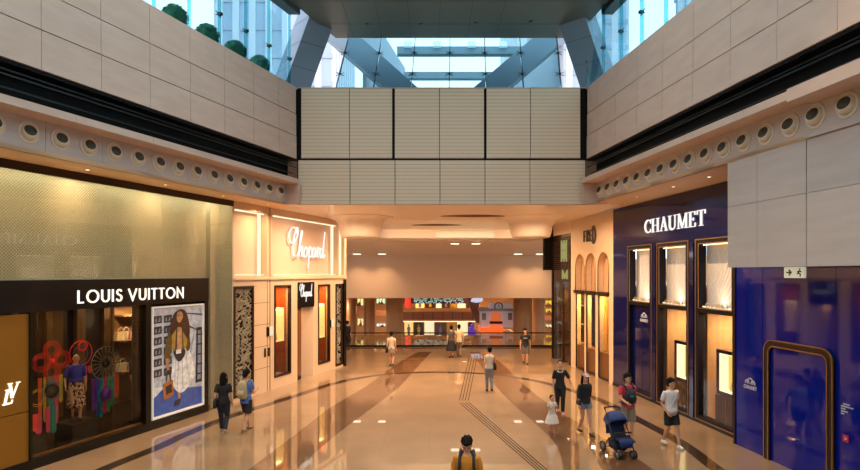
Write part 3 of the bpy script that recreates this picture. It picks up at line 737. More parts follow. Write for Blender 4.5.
# hanging ring ornaments with ribbon tails
RC = {'grey': '8f877a', 'red': 'd8201c', 'orange': 'e0522a', 'teal': '1d8a7c', 'green': '2f9a4a', 'purple': '6a2a8a', 'pink': 'd83a6a', 'yellow': 'c9a52a', 'blue': '2a4fb0', 'black': '1a1614'}
RM = {k: mat('ornament '+k, v, .5, emit=v, es=(.3 if k == 'red' else .02)) for k, v in RC.items()}  # glow put into the unlit ornaments' colours, strongest in red
def torus(mb, s, t, z, R, r, seg=36):
    mb.tube([(s+R*math.cos(q*2*PI/seg), t, z+R*math.sin(q*2*PI/seg)) for q in range(seg+1)], r, 6, ref=(0, 1, 0))
def px_at(px, py, t): return L0.S(px, t), L0.Z(px, py, t)
def dream(name, label, px, py, t, rings, tails, spokes=0, hub=None):
    s, z = px_at(px, py, t); m1 = (L0.S(px+1, t)-s)
    r = thing(name, label, 'ornament', s, t, z, L0)
    for (dx, dy, R, col, k) in rings:
        mb = MB()
        for i in range(k): torus(mb, s+dx, t+.01*i, z+dy, R*(1-.22*i), .008 if k < 3 else .006)
        mb.build('ring', RM[col], r, L0)
    if spokes:
        mb = MB()
        for i in range(spokes):
            a = i*2*PI/spokes; R = rings[0][2]; mb.tube([(s+.3*R*math.cos(a), t, z+.3*R*math.sin(a)), (s+R*math.cos(a), t, z+R*math.sin(a))], .007, 5)
        mb.build('spoke', RM['grey'], r, L0)
    if hub: mb = MB(); mb.lathe([(0, -.02), (hub[0], -.02), (hub[0], .02), (0, .02)], (s, t, z), 'y', 24); mb.build('hub', RM[hub[1]], r, L0)
    for (dx, w, zb, col) in tails:
        mb = MB(); mb.prism([(s+dx-w/2, t+.03, z-.38), (s+dx+w/2, t+.03, z-.38), (s+dx+w/2, t+.03, zb), (s+dx, t+.03, zb-.06), (s+dx-w/2, t+.03, zb+.0)], (0, .01, 0)); mb.build('ribbon', RM[col], r, L0)
    mb = MB(); mb.tube([(s, t, z), (s, t, 3.52)], .004, 5); mb.build('cord', RM['black'], r, L0)
    return r
q = .21
dream('ring_ornament', 'ornament of four red wire circles in a clover with ribbon tails', 52, 361, .8, [(0, q*1.3, .22, 'red', 3), (0, -q*1.3, .22, 'red', 3), (q*1.3, 0, .22, 'red', 3), (-q*1.3, 0, .22, 'red', 3)], [(-.28, .10, 1.0, 'orange'), (-.16, .07, .8, 'yellow'), (.0, .16, .5, 'teal'), (.14, .10, .7, 'pink'), (.26, .10, 1.2, 'yellow')], hub=(.06, 'red'))
dream('ring_ornament', 'large red wire ring with small rings at its top right, above the mannequin', 81, 353, 1.0, [(0, 0, .33, 'red', 1), (.06, .18, .13, 'red', 2), (-.02, -.04, .22, 'purple', 1)], [(.30, .12, 1.75, 'orange'), (.18, .06, 1.5, 'red')])
dream('ring_ornament', 'big grey spoked wheel with striped ribbons hanging below it', 106, 363, .9, [(0, 0, .46, 'grey', 1), (0, 0, .26, 'black', 2)], [(-.34, .14, .75, 'purple'), (-.22, .10, .55, 'blue'), (-.12, .10, .5, 'teal'), (0, .12, .6, 'pink'), (.12, .1, .6, 'green'), (.24, .10, .75, 'teal'), (.38, .16, .95, 'orange')], 20, (.12, 'black'))
dream('ring_ornament', 'small dark disc with green rim under the clover ornament', 52, 391, .72, [(0, 0, .26, 'green', 1), (0, 0, .2, 'purple', 1)], [(-.08, .10, .55, 'pink'), (.08, .12, .5, 'teal')], 0, (.17, 'black'))
dream('ring_ornament', 'small purple disc in a green ring under the grey wheel', 107, 394, .75, [(0, 0, .27, 'green', 1), (0, 0, .2, 'purple', 2)], [(-.1, .1, .75, 'pink'), (.1, .1, .8, 'green')], 0, (.15, 'purple'))
dream('ring_ornament', 'half hidden yellow ring beside the gold panel with red tails', 37.5, 398, .6, [(0, 0, .2, 'yellow', 2)], [(-.05, .12, .7, 'red'), (.08, .1, .6, 'pink'), (.02, .1, .62, 'orange')])

# ------------------------------------------------------------------ LEFT: ivory jewellery front
ch = thing('ivory_jewellery_front', 'ivory two storey jewellery shop front with glowing light boxes and white script sign', 'storefront', L0.S(300), 0, 0, L0)
S = L0.S
IV = mat('ivory lacquer', 'd6b898', .32, coat=.2); IVD = mat('ivory back panel', 'd2b49c', .55)
LN = mat('shadow line', '5a3c28', .7)
zA, zB = 4.28, 6.62      # light boxes
# upper face
mb = MB()
mb.box((S(233.4), 0, 6.60), (S(345), .3, SOF)); mb.box((S(233.4), 0, 4.10), (S(345), .3, zA+.02))
for a, b in ((233.4, 234.5), (267.2, 272.6), (338.2, 339.2), (344.2, 345.2)): mb.box((S(a), 0, zA), (S(b), .3, zB))
mb.build('upper_surround', IV, ch, L0)
mb = MB(); mb.box((S(233.4), -.06, 4.16), (S(345.2), 0, 4.24)); mb.build('ledge', IV, ch, L0)
mb = MB(); mb.box((S(269.6), -.004, 0), (S(270.3), .002, SOF)); mb.build('joint', LN, ch, L0)
mb = MB(); mb.box((S(233.4), .3, 4.1), (S(345), .4, SOF)); mb.build('light_box_back', IVD, ch, L0)
for i, (a, b, parts) in enumerate(((234.5, 267.2, 'tr'), (272.6, 338.2, 'trbl'), (339.2, 344.2, 'l'))):
    mb = MB()
    if 't' in parts: mb.box((S(a), .14, zB-.06), (S(b), .20, zB-.02))
    if 'b' in parts or i == 0: mb.box((S(a), .14, zA+.04), (S(b), .17, zA+.07))
    if 'r' in parts: mb.box((S(b)-.25, .16, zA), (S(b)-.17, .26, zB))
    if parts == 'l': mb.box((S(a)+.12, .05, zA), (S(a)+.30, .15, zB))
    mb.build('led_strip', WARMG, ch, L0)
mb = MB(); script_word(mb, S(287, .2), S(324, .2), L0.Z(304, 269, .2), L0.Z(304, 229, .2), .12, .17, w=.05); mb.build('script_sign', WHITEG, ch, L0)
# lower face: wall pieces between the openings, in pixel columns
mb = MB(); zT = 4.12
def wallp(a, b, z0, z1, t=0): mb.box((S(a), t, z0), (S(b), .25, z1))
for a, b in ((254.2, 274.2), (290.7, 297.4), (313.2, 318.0), (329.9, 335.4)): wallp(a, b, 0, zT)
wallp(233.4, 254.2, 3.95, zT); wallp(274.2, 290.7, 3.93, zT); wallp(297.4, 313.2, 4.0, zT); wallp(318, 329.9, 3.9, zT); wallp(335.4, 344, 3.9, zT)
wallp(274.2, 290.7, 0, .42); wallp(318, 329.9, 0, .42); wallp(335.4, 344, 0, .1); wallp(233.4, 254.2, 0, .12)
mb.build('lower_wall', IV, ch, L0)
mb = MB()
for z in (.9, 1.7, 2.5, 3.3): mb.box((S(254.4), -.003, z), (S(269.5), .002, z+.015))
mb.box((S(267.1), -.004, 0), (S(267.5), .002, zT)); mb.build('joint', LN, ch, L0)
def lattice(a, b, z0, z1):
    r = MB(); frame4(r, S(a), S(b), z0, z1, .09, -.02, .12); o = r.build('screen_frame', BRONZE, ch, L0)
    r = MB(); w = S(b)-S(a)-.18; n = int(w/.085); k = 0; random.seed(3)
    zz = z0+.1
    while zz < z1-.12:
        for i in range(n):
            x = S(a)+.09+i*(w/n); 
            if random.random() < .78:
                A_ = random.choice((0, 1)); d = .035
                pts = [(x, zz), (x+w/n, zz+.085)] if A_ else [(x+w/n, zz), (x, zz+.085)]
                r.ribbon([(p[0], p[1]) for p in pts], .022, .02, .06, sc=1)
        zz += .085
    r.build('lattice', mat('silver lattice', 'c0b69e', .35, metal=.4), o, L0)
    r = MB(); r.box((S(a)+.08, .14, z0), (S(b)-.08, .2, z1)); r.build('screen_backing', mat('smoked backing', '2a241e', .3), o, L0)
lattice(233.5, 253.6, .12, 3.93); lattice(335.5, 342, .1, 3.88)
def vitrine(a, b, z0, z1, bz0, bz1, ba, bb):
    r = MB(); frame4(r, S(a), S(b), z0, z1, .07, -.03, .1); w_ = r.build('window_frame', BRONZE, ch, L0)
    r = MB(); r.box((S(a), 1.0, z0), (S(b), 1.1, z1)); r.box((S(a)-.05, .2, z0), (S(a), 1.1, z1)); r.box((S(b), .2, z0), (S(b)+.05, 1.1, z1)); r.box((S(a), .2, z1-.02), (S(b), 1.1, z1+.03)); r.build('timber_lining', mat('orange timber', 'b0622e', .3, noise=(2, '9a5226', 4, (8, 8, .6))), w_, L0)
    r = MB(); r.box((S(a)+.06, .02, z0+.06), (S(b)-.06, .03, z1-.06)); r.build('pane', SHOPG, w_, L0)
    x0, x1 = S(ba), S(bb)
    r = MB(); frame4(r, x0, x1, bz0, bz1, .04, .06, .42); r.box((x0, .38, bz0), (x1, .42, bz1)); c = r.build('display_box', mat('display cream', 'e8d0a0', .5, emit='ffe0a0', es=.5), w_, L0)
    r = MB(); r.box((x0+.06, .12, bz1-.09), (x1-.06, .3, bz1-.05)); r.build('box_light', glow('vitrine light', 'ffe2a8', 9), c, L0)
    r = MB(); r.loft([((x0+x1)/2, .24, bz0+.05, .1, .08), ((x0+x1)/2, .24, bz0+.25, .07, .06), ((x0+x1)/2, .24, bz0+.42, .03, .03)]); r.build('necklace_bust', mat('pale velvet', 'd9c49a', .7), c, L0)
    lamp('vitrine_lamp', 'AREA', ((S(a)+S(b))/2, .5, z1-.1), 40, 'ffc890', .3, parent=ch)
vitrine(274.2, 290.7, .42, 3.93, 1.75, 3.05, 275.6, 285.5); vitrine(318, 329.9, .42, 3.9, 1.55, 3.05, 318.8, 326)
# doorway
mb = MB(); mb.box((S(297.6), .02, 0.03), (S(301.6), .08, 3.0)); d = mb.build('door_leaf', BRONZE, ch, L0)
mb = MB(); mb.box((S(298.3), .005, .2), (S(301.0), .095, 2.9)); mb.build('door_glass', mat('amber door glass', '7a4a26', .15), d, L0)
mb = MB(); mb.prism([(S(313.2), 0, 0), (S(313.2), 1.2, 0), (S(301.8)+1.2, 1.2, 0), (S(307), .7, 0)], (0, 0, 3.0)); mb.build('curved_reveal', IV, ch, L0)
mb = MB(); mb.box((S(297.6), -.06, 2.98), (S(313.2), .1, 4.02)); sg = mb.build('black_sign', BLACKG, ch, L0)
mb = MB(); script_word(mb, S(299.5, -.07), S(312, -.07), 3.2, 3.95, -.085, -.06, w=.045); mb.build('script_lettering', WHITEG, sg, L0)
mb = MB(); mb.box((S(297.6), 1.3, 0), (S(313.2), 1.4, 4.1)); mb.build('door_recess', IV, ch, L0)
lamp('door_lamp', 'AREA', (S(305), .7, 2.9), 25, 'ffc890', .25, parent=ch)
for a, z in ((269.0, 2.05), (331.0, 1.95)):
    mb = MB(); mb.box((S(a), -.03, z), (S(a)+.22, 0, z+.34)); o = mb.build('keypad', mat('white keypad', 'e9e4da', .3), ch, L0)
    mb = MB(); mb.box((S(a)-.16, -.03, z), (S(a)-.01, 0, z+.34)); mb.build('card_reader', BLACKG, ch, L0)
for a in (264.2, 268.0):
    mb = MB(); mb.box((S(a), -.05, 1.3), (S(a)+.05, 0, 1.62)); mb.build('door_pull', BRONZE, ch, L0)
mb = MB(); mb.box((S(343.2), -.05, 0), (S(345.4), .5, 4.1)); mb.build('dark_end_post', BLACKG, ch, L0)
mb = MB(); mb.box((S(345.4)-.02, 0, 4.1), (S(345.4)+.1, 3, SOF)); mb.box((S(345.4)-.02, .5, 0), (S(345.4)+.1, 4, 4.12)); mb.build('end_return', IV, ch, L0)

# ------------------------------------------------------------------ RIGHT
S = R0.S; Z = R0.Z
cm = thing('navy_jewellery_front', 'glossy navy jewellery shop front with brass framed bays and white capitals', 'storefront', S(670), 0, 0, R0)
s0, s1 = S(613.2), S(735)+.4
BAYS = [(627.6, 651.9), (656.8, 688.6), (695.5, 735.5)]
zT, zM = 5.40, 3.36          # bay head, split between the upper panel and the lower window
mb = MB(); mb.box((s0, -.0, zT), (s1, .3, SOF+.05)); 
prev = 613.2
for a, b in BAYS: mb.box((S(prev), 0, 0), (S(a), .3, zT)); prev = b
mb.build('lacquer_surround', NAVY, cm, R0)
mb = MB(); serif(mb, 'CHAUMET', S(644.0, -.04), S(705.3, -.04), 5.78, 6.24, -.04, .0, gap=.05); mb.build('capital_lettering', WHITEG, cm, R0)
WAVE = None
def wavemat():
    m = bpy.data.materials.new('combed pale relief'); m.use_nodes = True; nt = m.node_tree; b = nt.nodes['Principled BSDF']; L = nt.links
    tc = nt.nodes.new('ShaderNodeTexCoord'); mp = nt.nodes.new('ShaderNodeMapping'); mp.inputs['Rotation'].default_value = (0, -.5, 0)
    w = nt.nodes.new('ShaderNodeTexWave'); w.inputs['Scale'].default_value = 2.6; w.inputs['Distortion'].default_value = 5; w.inputs['Detail'].default_value = 2; w.inputs['Detail Scale'].default_value = .8; w.bands_direction = 'X'
    bu = nt.nodes.new('ShaderNodeBump'); bu.inputs['Strength'].default_value = .5; bu.inputs['Distance'].default_value = .03
    L.new(tc.outputs['Object'], mp.inputs[0]); L.new(mp.outputs[0], w.inputs['Vector']); L.new(w.outputs[1], bu.inputs['Height']); L.new(bu.outputs[0], b.inputs['Normal'])
    b.inputs['Base Color'].default_value = lin('ddd6d2'); b.inputs['Roughness'].default_value = .5; return m
WAVE = wavemat()
def bay(i, a, b):
    x0, x1 = S(a), S(b)
    fr = MB(); frame4(fr, x0, x1, .08, zT, .03, -.02, .0); f = fr.build('brass_frame', BRASS, cm, R0)
    fr = MB(); frame4(fr, x0+.035, x1-.035, .1, zT-.03, .10, .0, .25); fr.build('inner_frame', mat('matt navy frame', '0a0c1e', .5, spec=.25), f, R0)
    fr = MB(); frame4(fr, x0+.135, x1-.135, zM, zT-.13, .02, -.012, .0); fr.build('panel_trim', BRASS, f, R0)
    fr = MB(); fr.box((x0+.1, .30, zM-.05), (x1-.1, .34, zT)); p = fr.build('relief_panel', WAVE, cm, R0)
    fr = MB(); fr.box((x0+.16, .12, zM+.03), (x1-.16, .17, zM+.07)); fr.build('uplight', WARMG, p, R0)
    fr = MB(); fr.box((x0+.16, .14, zT-.19), (x1-.16, .17, zT-.16)); fr.build('uplight', glow('soft led', 'ffd9a0', 3), p, R0)
    lamp('panel_uplight', 'AREA', ((x0+x1)/2, .22, zM+.12), 7, 'ffe4c0', .12, rot=(PI-.25, 0, 0), parent=cm, sy=x1-x0-.4)
    fr = MB(); fr.box((x0+.1, .0, zM-.12), (x1-.1, .25, zM)); fr.build('mid_rail', BLACKG, f, R0)
    fr = MB(); sans(fr, 'CHAUMET', x0+.45, x1-.35, zM+.05, zM+.17, .02, .04, w=.13); fr.build('small_lettering', mat('gilt letters', 'cdb98a', .4), f, R0)
    return f
fs = [bay(i, a, b) for i, (a, b) in enumerate(BAYS)]
# bay 1: navy door with little crest
x0, x1 = S(BAYS[0][0])+.13, S(BAYS[0][1])-.13
mb = MB(); mb.box((x0, .12, .1), ((x0+x1)/2-.01, .18, zM-.12)); mb.box(((x0+x1)/2+.01, .12, .1), (x1, .18, zM-.12)); dr = mb.build('navy_door', NAVY, cm, R0)
def crest(mb, s, z, w, t0, t1):
    for k, (dx, r) in enumerate(((-.25, .22), (0, .34), (.25, .22))):
        mb.ribbon([(s+w*(dx+r*.75*math.cos(q*PI/8)), z+w*(.18+r*math.sin(q*PI/8))) for q in range(9)], w*.07, t0, t1, sc=1)
    sans(mb, 'CHAUMET', s-w*.55, s+w*.55, z-w*.12, z+w*.08, t0, t1, w=.18)
mb = MB(); crest(mb, S(641), 2.72, .5, .105, .12); mb.build('white_crest', mat('white print', 'c9c6cf', .5), dr, R0)
# bays 2 and 3: amber interior, display box, dark cabinet below
AMB = mat('honey timber', 'c8a882', .35, noise=(1.5, 'b8966e', 5, (6, 6, .5)))
for i in (1, 2):
    a, b = BAYS[i]; x0, x1 = S(a)+.13, S(b)-.13; w = x1-x0
    mb = MB(); mb.box((x0-.1, 1.9, .1), (x1+.1, 2.0, zM)); mb.box((x0-.1, .3, .1), (x0, 2, zM)); mb.box((x1, .3, .1), (x1+.1, 2, zM)); mb.box((x0, .3, zM-.1), (x1, 2, zM-.04)); mb.box((x0, .25, .06), (x1, 2, .12)); rm = mb.build('timber_interior', AMB, cm, R0)
    mb = MB(); mb.box((x0, .08, .13), (x1, .092, zM-.12)); mb.build('pane', SHOPG, rm, R0)
    mb = MB(); mb.box(((x0+x1)/2+.2, 1.0, .1), ((x0+x1)/2+.23, 1.04, zM-.1)); mb.build('hanging_rod', BRONZE, rm, R0)
    px0, px1, py0, py1 = ((672.5, 688.0, 343, 385) if i == 1 else (714, 736, 351, 393))
    u0 = x1 - w*(.52 if i == 1 else .54); v0, v1 = 1.10, 2.16
    mb = MB(); frame4(mb, u0, x1+.02, v0-.1, v1+.1, .10, .10, .42); dbx = mb.build('display_surround', NAVY, cm, R0)
    mb = MB(); mb.box((u0+.1, .40, v0), (x1-.08, .44, v1)); mb.build('display_back', mat('gilded back', 'e0b868', .4, emit='ffd890', es=.35), dbx, R0)
    mb = MB(); frame4(mb, u0+.1, x1-.08, v0, v1, .03, .13, .38); mb.build('light_line', glow('display light', 'fff0b8', 2.2), dbx, R0)
    mb = MB(); mb.loft([((u0+x1)/2, .3, v0+.03, .11, .05), ((u0+x1)/2, .3, v0+.2, .05, .04), ((u0+x1)/2, .3, v0+.3, .02, .02)]); mb.build('jewel_stand', mat('pale velvet', 'd9c49a', .7), dbx, R0)
    mb = MB(); mb.box((u0-.05, .10, .12), (x1, .45, v0-.12)); cb = mb.build('cabinet_base', mat('dark smoked timber', '4a3524', .3), cm, R0)
    mb = MB(); mb.box(((u0+x1)/2-.008, .09, .15), ((u0+x1)/2+.008, .1, v0-.2)); mb.build('cabinet_joint', BRASS, cb, R0)
    lamp('interior_lamp', 'AREA', ((x0+x1)/2, 1.0, zM-.15), 75, 'ffdcae', .5, parent=cm)
mb = MB(); mb.box((s0, -.03, 0), (s1, .0, .09)); mb.build('base_plinth', BLACKG, cm, R0)
for p in (654.4, 692.0):
    mb = MB(); mb.box((S(p)-.10, -.03, .05), (S(p)+.10, 0, zT-.1)); mb.build('pilaster_strip', NAVY, cm, R0)
# glimmer of waves engraved on the lacquer
# ---- cream arched shop
fd = thing('cream_arched_front', 'cream shop front with three tall arched niches and small outlined capitals', 'storefront', S(590), 0, 0, R0)
a0, a1 = S(571), S(613.2)
arches = [(575.6, 584.4), (586, 595.4), (598, 609)]
zs, zt = 3.62, 5.0
mb = MB()
def archpoly(x0, x1, zb, ztp, n=12):
    r = (x1-x0)/2; cx = (x0+x1)/2; h = min(r*1.25, ztp-zb)
    return [(x0, zb)] + [(cx-r*math.cos(PI*i/n), ztp-h+h*math.sin(PI*i/n)) for i in range(n+1)] + [(x1, zb)]
# wall with arch holes: build column pieces and arch spandrels
edges_ = [a0]+[v for a in arches for v in (S(a[0]), S(a[1]))]+[a1]
for i in range(0, len(edges_), 2): mb.box((edges_[i], 0, 0), (edges_[i+1], .25, 5.35))
mb.box((a0, 0, 5.35), (a1, .25, SOF+.05))
for a in arches:
    x0, x1 = S(a[0]), S(a[1]); P = archpoly(x0, x1, zs, 5.25)
    arc_ = P[1:-1]
    for (p, q) in zip(arc_, arc_[1:]):
        mb.prism([(p[0], 0, p[1]), (q[0], 0, q[1]), (q[0], 0, 5.36), (p[0], 0, 5.36)], (0, .25, 0))
mb.build('cream_wall', CREAMG, fd, R0)
for a in arches:
    x0, x1 = S(a[0]), S(a[1]); P = archpoly(x0, x1, zs, 5.25)
    mb = MB(); mb.prism([(p[0], .26, p[1]) for p in P], (0, .04, 0)); n = mb.build('arched_niche', mat('peach niche', 'd3a37a', .4), fd, R0)
    mb = MB(); mb.tube([(p[0]*1.0, -.01, p[1]) for p in P], .022, 6); mb.build('arch_trim', BRASS, n, R0)
    mb = MB(); mb.tube([(p[0], .2, p[1]) for p in P[len(P)//2:-1]], .015, 6); mb.build('led_line', WARMG, n, R0)
    mb = MB(); mb.box((x0-.03, -.10, zs-.14), (x1+.03, .26, zs)); mb.build('niche_sill', BRONZE, fd, R0)
    mb = MB(); mb.box((x0, 1.0, 0), (x1, 1.06, zs)); w = mb.build('gold_window_back', mat('gold fabric', 'c99448', .5), fd, R0)
    mb = MB(); frame4(mb, x0, x1, .05, zs-.14, .04, 0, .06); mb.build('window_frame', BRONZE, w, R0)
    mb = MB(); mb.box((x0, .1, .1), (x1, .5, 1.1)); mb.build('window_counter', mat('brown counter', '6e4526', .35), w, R0)
    mb = MB(); mb.box((x0, .03, 1.1), (x1, .04, zs-.15)); mb.build('pane', SHOPG, w, R0)
    lamp('niche_lamp', 'AREA', ((x0+x1)/2, .6, zs-.1), 90, 'ffd894', .3, parent=fd)
mb = MB(); zc = Z(590, 240.5); hh = .42
xx = S(583.6, -.03)
for ch_, x, h_, w_ in (('F', 0, .5, .34), ('R', .33, .5, .34), ('E', .66, .5, .30), ('D', .94, .74, .5)):
    for st in SANS[ch_][1]: mb.ribbon(st, .12, -.05, 0, ox=xx+x, oz=zc-(h_-.42)/2, sc=h_, sx=w_)
mb.build('small_capitals', mat('dark lettering', '2a1c14', .4), fd, R0)

# ---- dark boutique at the far end of the right side
bt = thing('dark_boutique_front', 'dark boutique front with gold leaf emblem beyond the cream arched shop', 'storefront', S(562), 0, 0, R0)
b0, b1 = S(553.3), S(571)
mb = MB(); mb.box((b0, 0, 3.95), (b1, .2, 6.3)); mb.box((b0, 0, 0), (b0+.25, .3, 3.95)); mb.box((b1-.3, 0, 0), (b1, .3, 3.95)); mb.box((S(562)-.1, 0, 0), (S(562)+.1, .3, 3.95)); mb.build('dark_surround', mat('espresso lacquer', '2c1d16', .2, coat=.4), bt, R0)
mb = MB(); mb.box((b0, 0, 6.3), (b1, .25, SOF+.05)); mb.build('soffit_band', CREAM, bt, R0)
mb = MB()
for i in range(16): mb.box((b0+.1, -.03, 4.6+.1*i), (b1-.1, 0, 4.64+.1*i))
mb.build('ribbed_panel', BRONZE, bt, R0)
EMB = glow('emblem glow', 'cfc87a', .55)
mb = MB(); x = S(560, -.1); xe = S(566, -.1); w = xe-x
for u in (.1, .5, .9):
    mb.ribbon([(x+w*u, 4.95), (x+w*u, 6.0)], w*.10, -.08, -.03, sc=1)
for u, d in ((.1, 1), (.5, 1), (.9, -1), (.5, -1)):
    mb.ribbon([(x+w*u, 5.05), (x+w*(u+d*.4), 5.5), (x+w*u, 5.9)], w*.09, -.08, -.03, sc=1)
mb.build('leaf_emblem', EMB, bt, R0)
mb = MB(); x = S(562.2, -.05); w = S(566.4, -.05)-x
mb.ribbon([(x, 4.1), (x, 4.45), (x+w*.5, 4.2), (x+w, 4.45), (x+w, 4.1)], w*.22, -.05, 0, sc=1); mb.build('small_emblem', EMB, bt, R0)
mb = MB(); mb.box((b0+.25, .9, 0), (b1-.3, 1.0, 3.95)); mb.build('window_back', mat('grey brown window back', '5a4a3a', .5), bt, R0)
mb = MB(); mb.box((b0+.25, .05, .1), (b1-.3, .06, 3.9)); mb.build('pane', SHOPG, bt, R0)
for z in (1.0, 1.9, 2.8):
    mb = MB(); mb.box((b0+.3, .3, z), (b1-.35, .85, z+.04)); mb.build('glass_shelf', mat('pale shelf', 'b9a888', .3), bt, R0)
lamp('boutique_lamp', 'AREA', ((b0+b1)/2, .5, 3.85), 30, 'ffd9a0', .3, parent=bt)
mb = MB(); mb.box((b0-.12, -.05, 0), (b0, .4, SOF)); mb.build('end_post', BLACKG, bt, R0)
bs = thing('projecting_sign_box', 'black projecting sign box at the far corner of the dark boutique', 'sign', b0, -.4, 4.55, R0)
mb = MB(); xb = b0-.3; mb.box((xb, -.46, 4.55), (xb+.22, -.05, 6.5)); mb.build('box_body', BLACKG, bs, R0)
mb = MB(); mb.box((xb+.05, -.06, 4.9), (xb+.15, .02, 5.0)); mb.box((xb+.05, -.06, 6.1), (xb+.15, .02, 6.2)); mb.build('bracket', BRONZE, bs, R0)
mb = MB(); mb.box((b0-.2, .3, 0), (b0-.1, 4, SOF)); mb.build('end_return', mat('dark return', '3a2a20', .5), bt, R0)

# ---- blue glass clad section on the near right
B0 = RF(9.67)
bl = thing('blue_clad_front', 'glossy blue clad shop section with brass outlined doorway at right', 'storefront', B0.S(800), 0, 0, B0)
S = B0.S; n0_ = S(735.2); n1 = n0_+12
mb = MB(); js = [n0_, S(762.5), S(836), S(836)+1.3, S(836)+3.2, n1]
for a, b in zip(js, js[1:]): mb.box((a+.006, 0, 0), (b-.006, .2, 6.85))
mb.build('blue_cladding', NAVYG, bl, B0)
mb = MB(); mb.box((n0_-.03, -.03, 0), (n0_+.02, .35, 6.85)); mb.build('corner_post', BRONZE, bl, B0)
def door_arch(x0, x1, ztop, r, n=6):
    P = [(x0, 0)]
    P += [(x0+r-r*math.cos(PI/2*i/n), ztop-r+r*math.sin(PI/2*i/n)) for i in range(n+1)]
    P += [(x1-r+r*math.sin(PI/2*i/n), ztop-r+r*math.cos(PI/2*i/n)) for i in range(n+1)]
    return P+[(x1, 0)]
x0, x1 = S(766.4, -.06), S(830.2, -.06); zt = 2.76
P = door_arch(x0, x1, zt, .22)
mb = MB(); mb.ribbon(P, .11, -.07, 0, sc=1); fo = mb.build('door_frame', mat('dark bronze tube', '2c1e18', .3, metal=.3), bl, B0)
mb = MB(); mb.ribbon(door_arch(x0-.07, x1+.07, zt+.07, .27), .022, -.085, -.05, sc=1); mb.ribbon(door_arch(x0+.07, x1-.07, zt-.07, .17), .022, -.085, -.05, sc=1); mb.build('brass_edge', BRASS, fo, B0)
mb = MB(); mb.prism([(p[0], -.012, p[1]) for p in door_arch(x0+.07, x1-.07, zt-.07, .17)], (0, .01, 0)); mb.build('door_leaf', NAVYG, bl, B0)
WP = mat('white print', 'c9c6cf', .5)
mb = MB(); crest(mb, S(750, -.01), B0.Z(750, 387), .42, -.012, -.002); mb.build('white_crest', WP, bl, B0)
mb = MB(); sx_ = S(841, -.01); zz = B0.Z(846, 405)
sans(mb, 'OPEN'.replace('P', 'P'), sx_, sx_+.22, zz, zz+.06, -.012, -.002, w=.2) if False else None
for i, (w1, w2) in enumerate(((.05, .22), (0, .30), (0, .12), (0, .16), (0, .10))): 
    x = sx_+w1; 
    while x < sx_+w2-.02:
        mb.box((x, -.012, zz-.05*i), (x+.018, -.002, zz-.05*i+.028)); x += .027
mb.build('small_print', WP, bl, B0)
mb = MB(); zz = B0.Z(846, 442); sx_ = S(842.5, -.01); mb.box((sx_, -.012, zz), (sx_+.14, -.002, zz+.14)); rs = mb.build('red_sticker', mat('red sticker', 'c01838', .4), bl, B0)
mb = MB(); mb.ribbon([(sx_+.04, zz+.10), (sx_+.10, zz+.07), (sx_+.04, zz+.04)], .016, -.016, -.012, sc=1); mb.build('white_mark', WP, rs, B0)
# exit sign under the stone panel
es = thing('exit_sign', 'small cream exit sign with green arrow under the grey stone panel', 'sign', FR.S(793, .3), .35, 4.2, FR)
sa, sb = FR.S(784, .3), FR.S(803.5, .3); za = FR.Z(793, 278, .3)
mb = MB(); mb.box((sa, .30, za), (sb, .36, za+.22)); mb.build('sign_face', mat('cream sign', 'dcdcc0', .4, emit='e6e6c8', es=.45), es, FR)
G_ = mat('dark green ink', '17402a', .5); w = sb-sa
mb = MB(); zc = za+.11; mb.ribbon([(sa+w*.14, zc), (sa+w*.36, zc)], .03, .29, .30, sc=1); mb.ribbon([(sa+w*.27, zc+.055), (sa+w*.38, zc), (sa+w*.27, zc-.055)], .026, .29, .30, sc=1); mb.build('arrow', G_, es, FR)
mb = MB(); x = sa+w*.80
for pts in ([(x, zc+.04), (x-.02, zc-.01), (x-.06, zc-.03)], [(x-.01, zc-.01), (x+.03, zc-.04), (x+.02, zc-.08)], [(x-.05, zc+.01), (x, zc+.035), (x+.05, zc+.01)]): mb.ribbon(pts, .02, .29, .30, sc=1)
mb.lathe([(0, 0), (.016, 0), (.016, .01), (0, .01)], (x+.012, .29, zc+.068), 'y', 10); mb.build('running_figure', G_, es, FR)
mb = MB(); mb.tube([((sa+sb)/2, .33, za+.22), ((sa+sb)/2, .33, 4.60)], .012, 6); mb.build('hanger', STEEL, es, FR)
mb = MB(); mb.box((FR.S(728), .25, 4.52), (FR.S(728)+12, 1.3, 4.6)); 
struct(mb.build('ceiling_entry', mat('dark ceiling', '2b2636', .4), None, FR))
# ------------------------------------------------------------------ upper volume: soffit, leaning columns, glass
SZ = 13.7
def wx(c, Y, k): return c + k*Y
mb = MB()
NEARS = 16.0
P = [(wx(-11.44, 22.7, .34)-.0, 22.7), (wx(8.5, 22.7, -.122), 22.7), (wx(8.5, NEARS, -.122), NEARS), (wx(-11.44, NEARS, .34), NEARS)]
mb.prism([(x, y, SZ) for x, y in P], (0, 0, .5)); 
mb.mi = 1
for i in range(-8, 9): mb.box((.35+i*1.12-.012, NEARS, SZ-.006), (.35+i*1.12+.012, 22.68, SZ+.01)) if wx(-11.44, NEARS, .34) < .35+i*1.12 < 7 and abs(.35+i*1.12) < 3.6 else None
for y in (21.4, 19.6, 17.6): mb.box((wx(-11.44, y, .34)+.1, y, SZ-.006), (wx(8.5, y, -.122)-.1, y+.02, SZ+.01))
struct(mb.build('ceiling', [SOFD, STEELD]))
for i, (px, py) in enumerate(((367, 24), (421, 24), (476, 22.5), (531, 21.5))):
    Y = F*(SZ-EYE)/(HZ-py); x = (px-CX)/F*Y
    mb = MB(); mb.lathe([(0, -.03), (.07, -.03), (.09, 0), (0, 0)], (x, Y, SZ), 'z', 14); o = mb.build('sprinkler', mat('grey fitting', '50595a', .4))
    tag(o, 'tiny round fitting in the grey green ceiling soffit', 'ceiling fitting', 'ceiling fittings in the soffit')
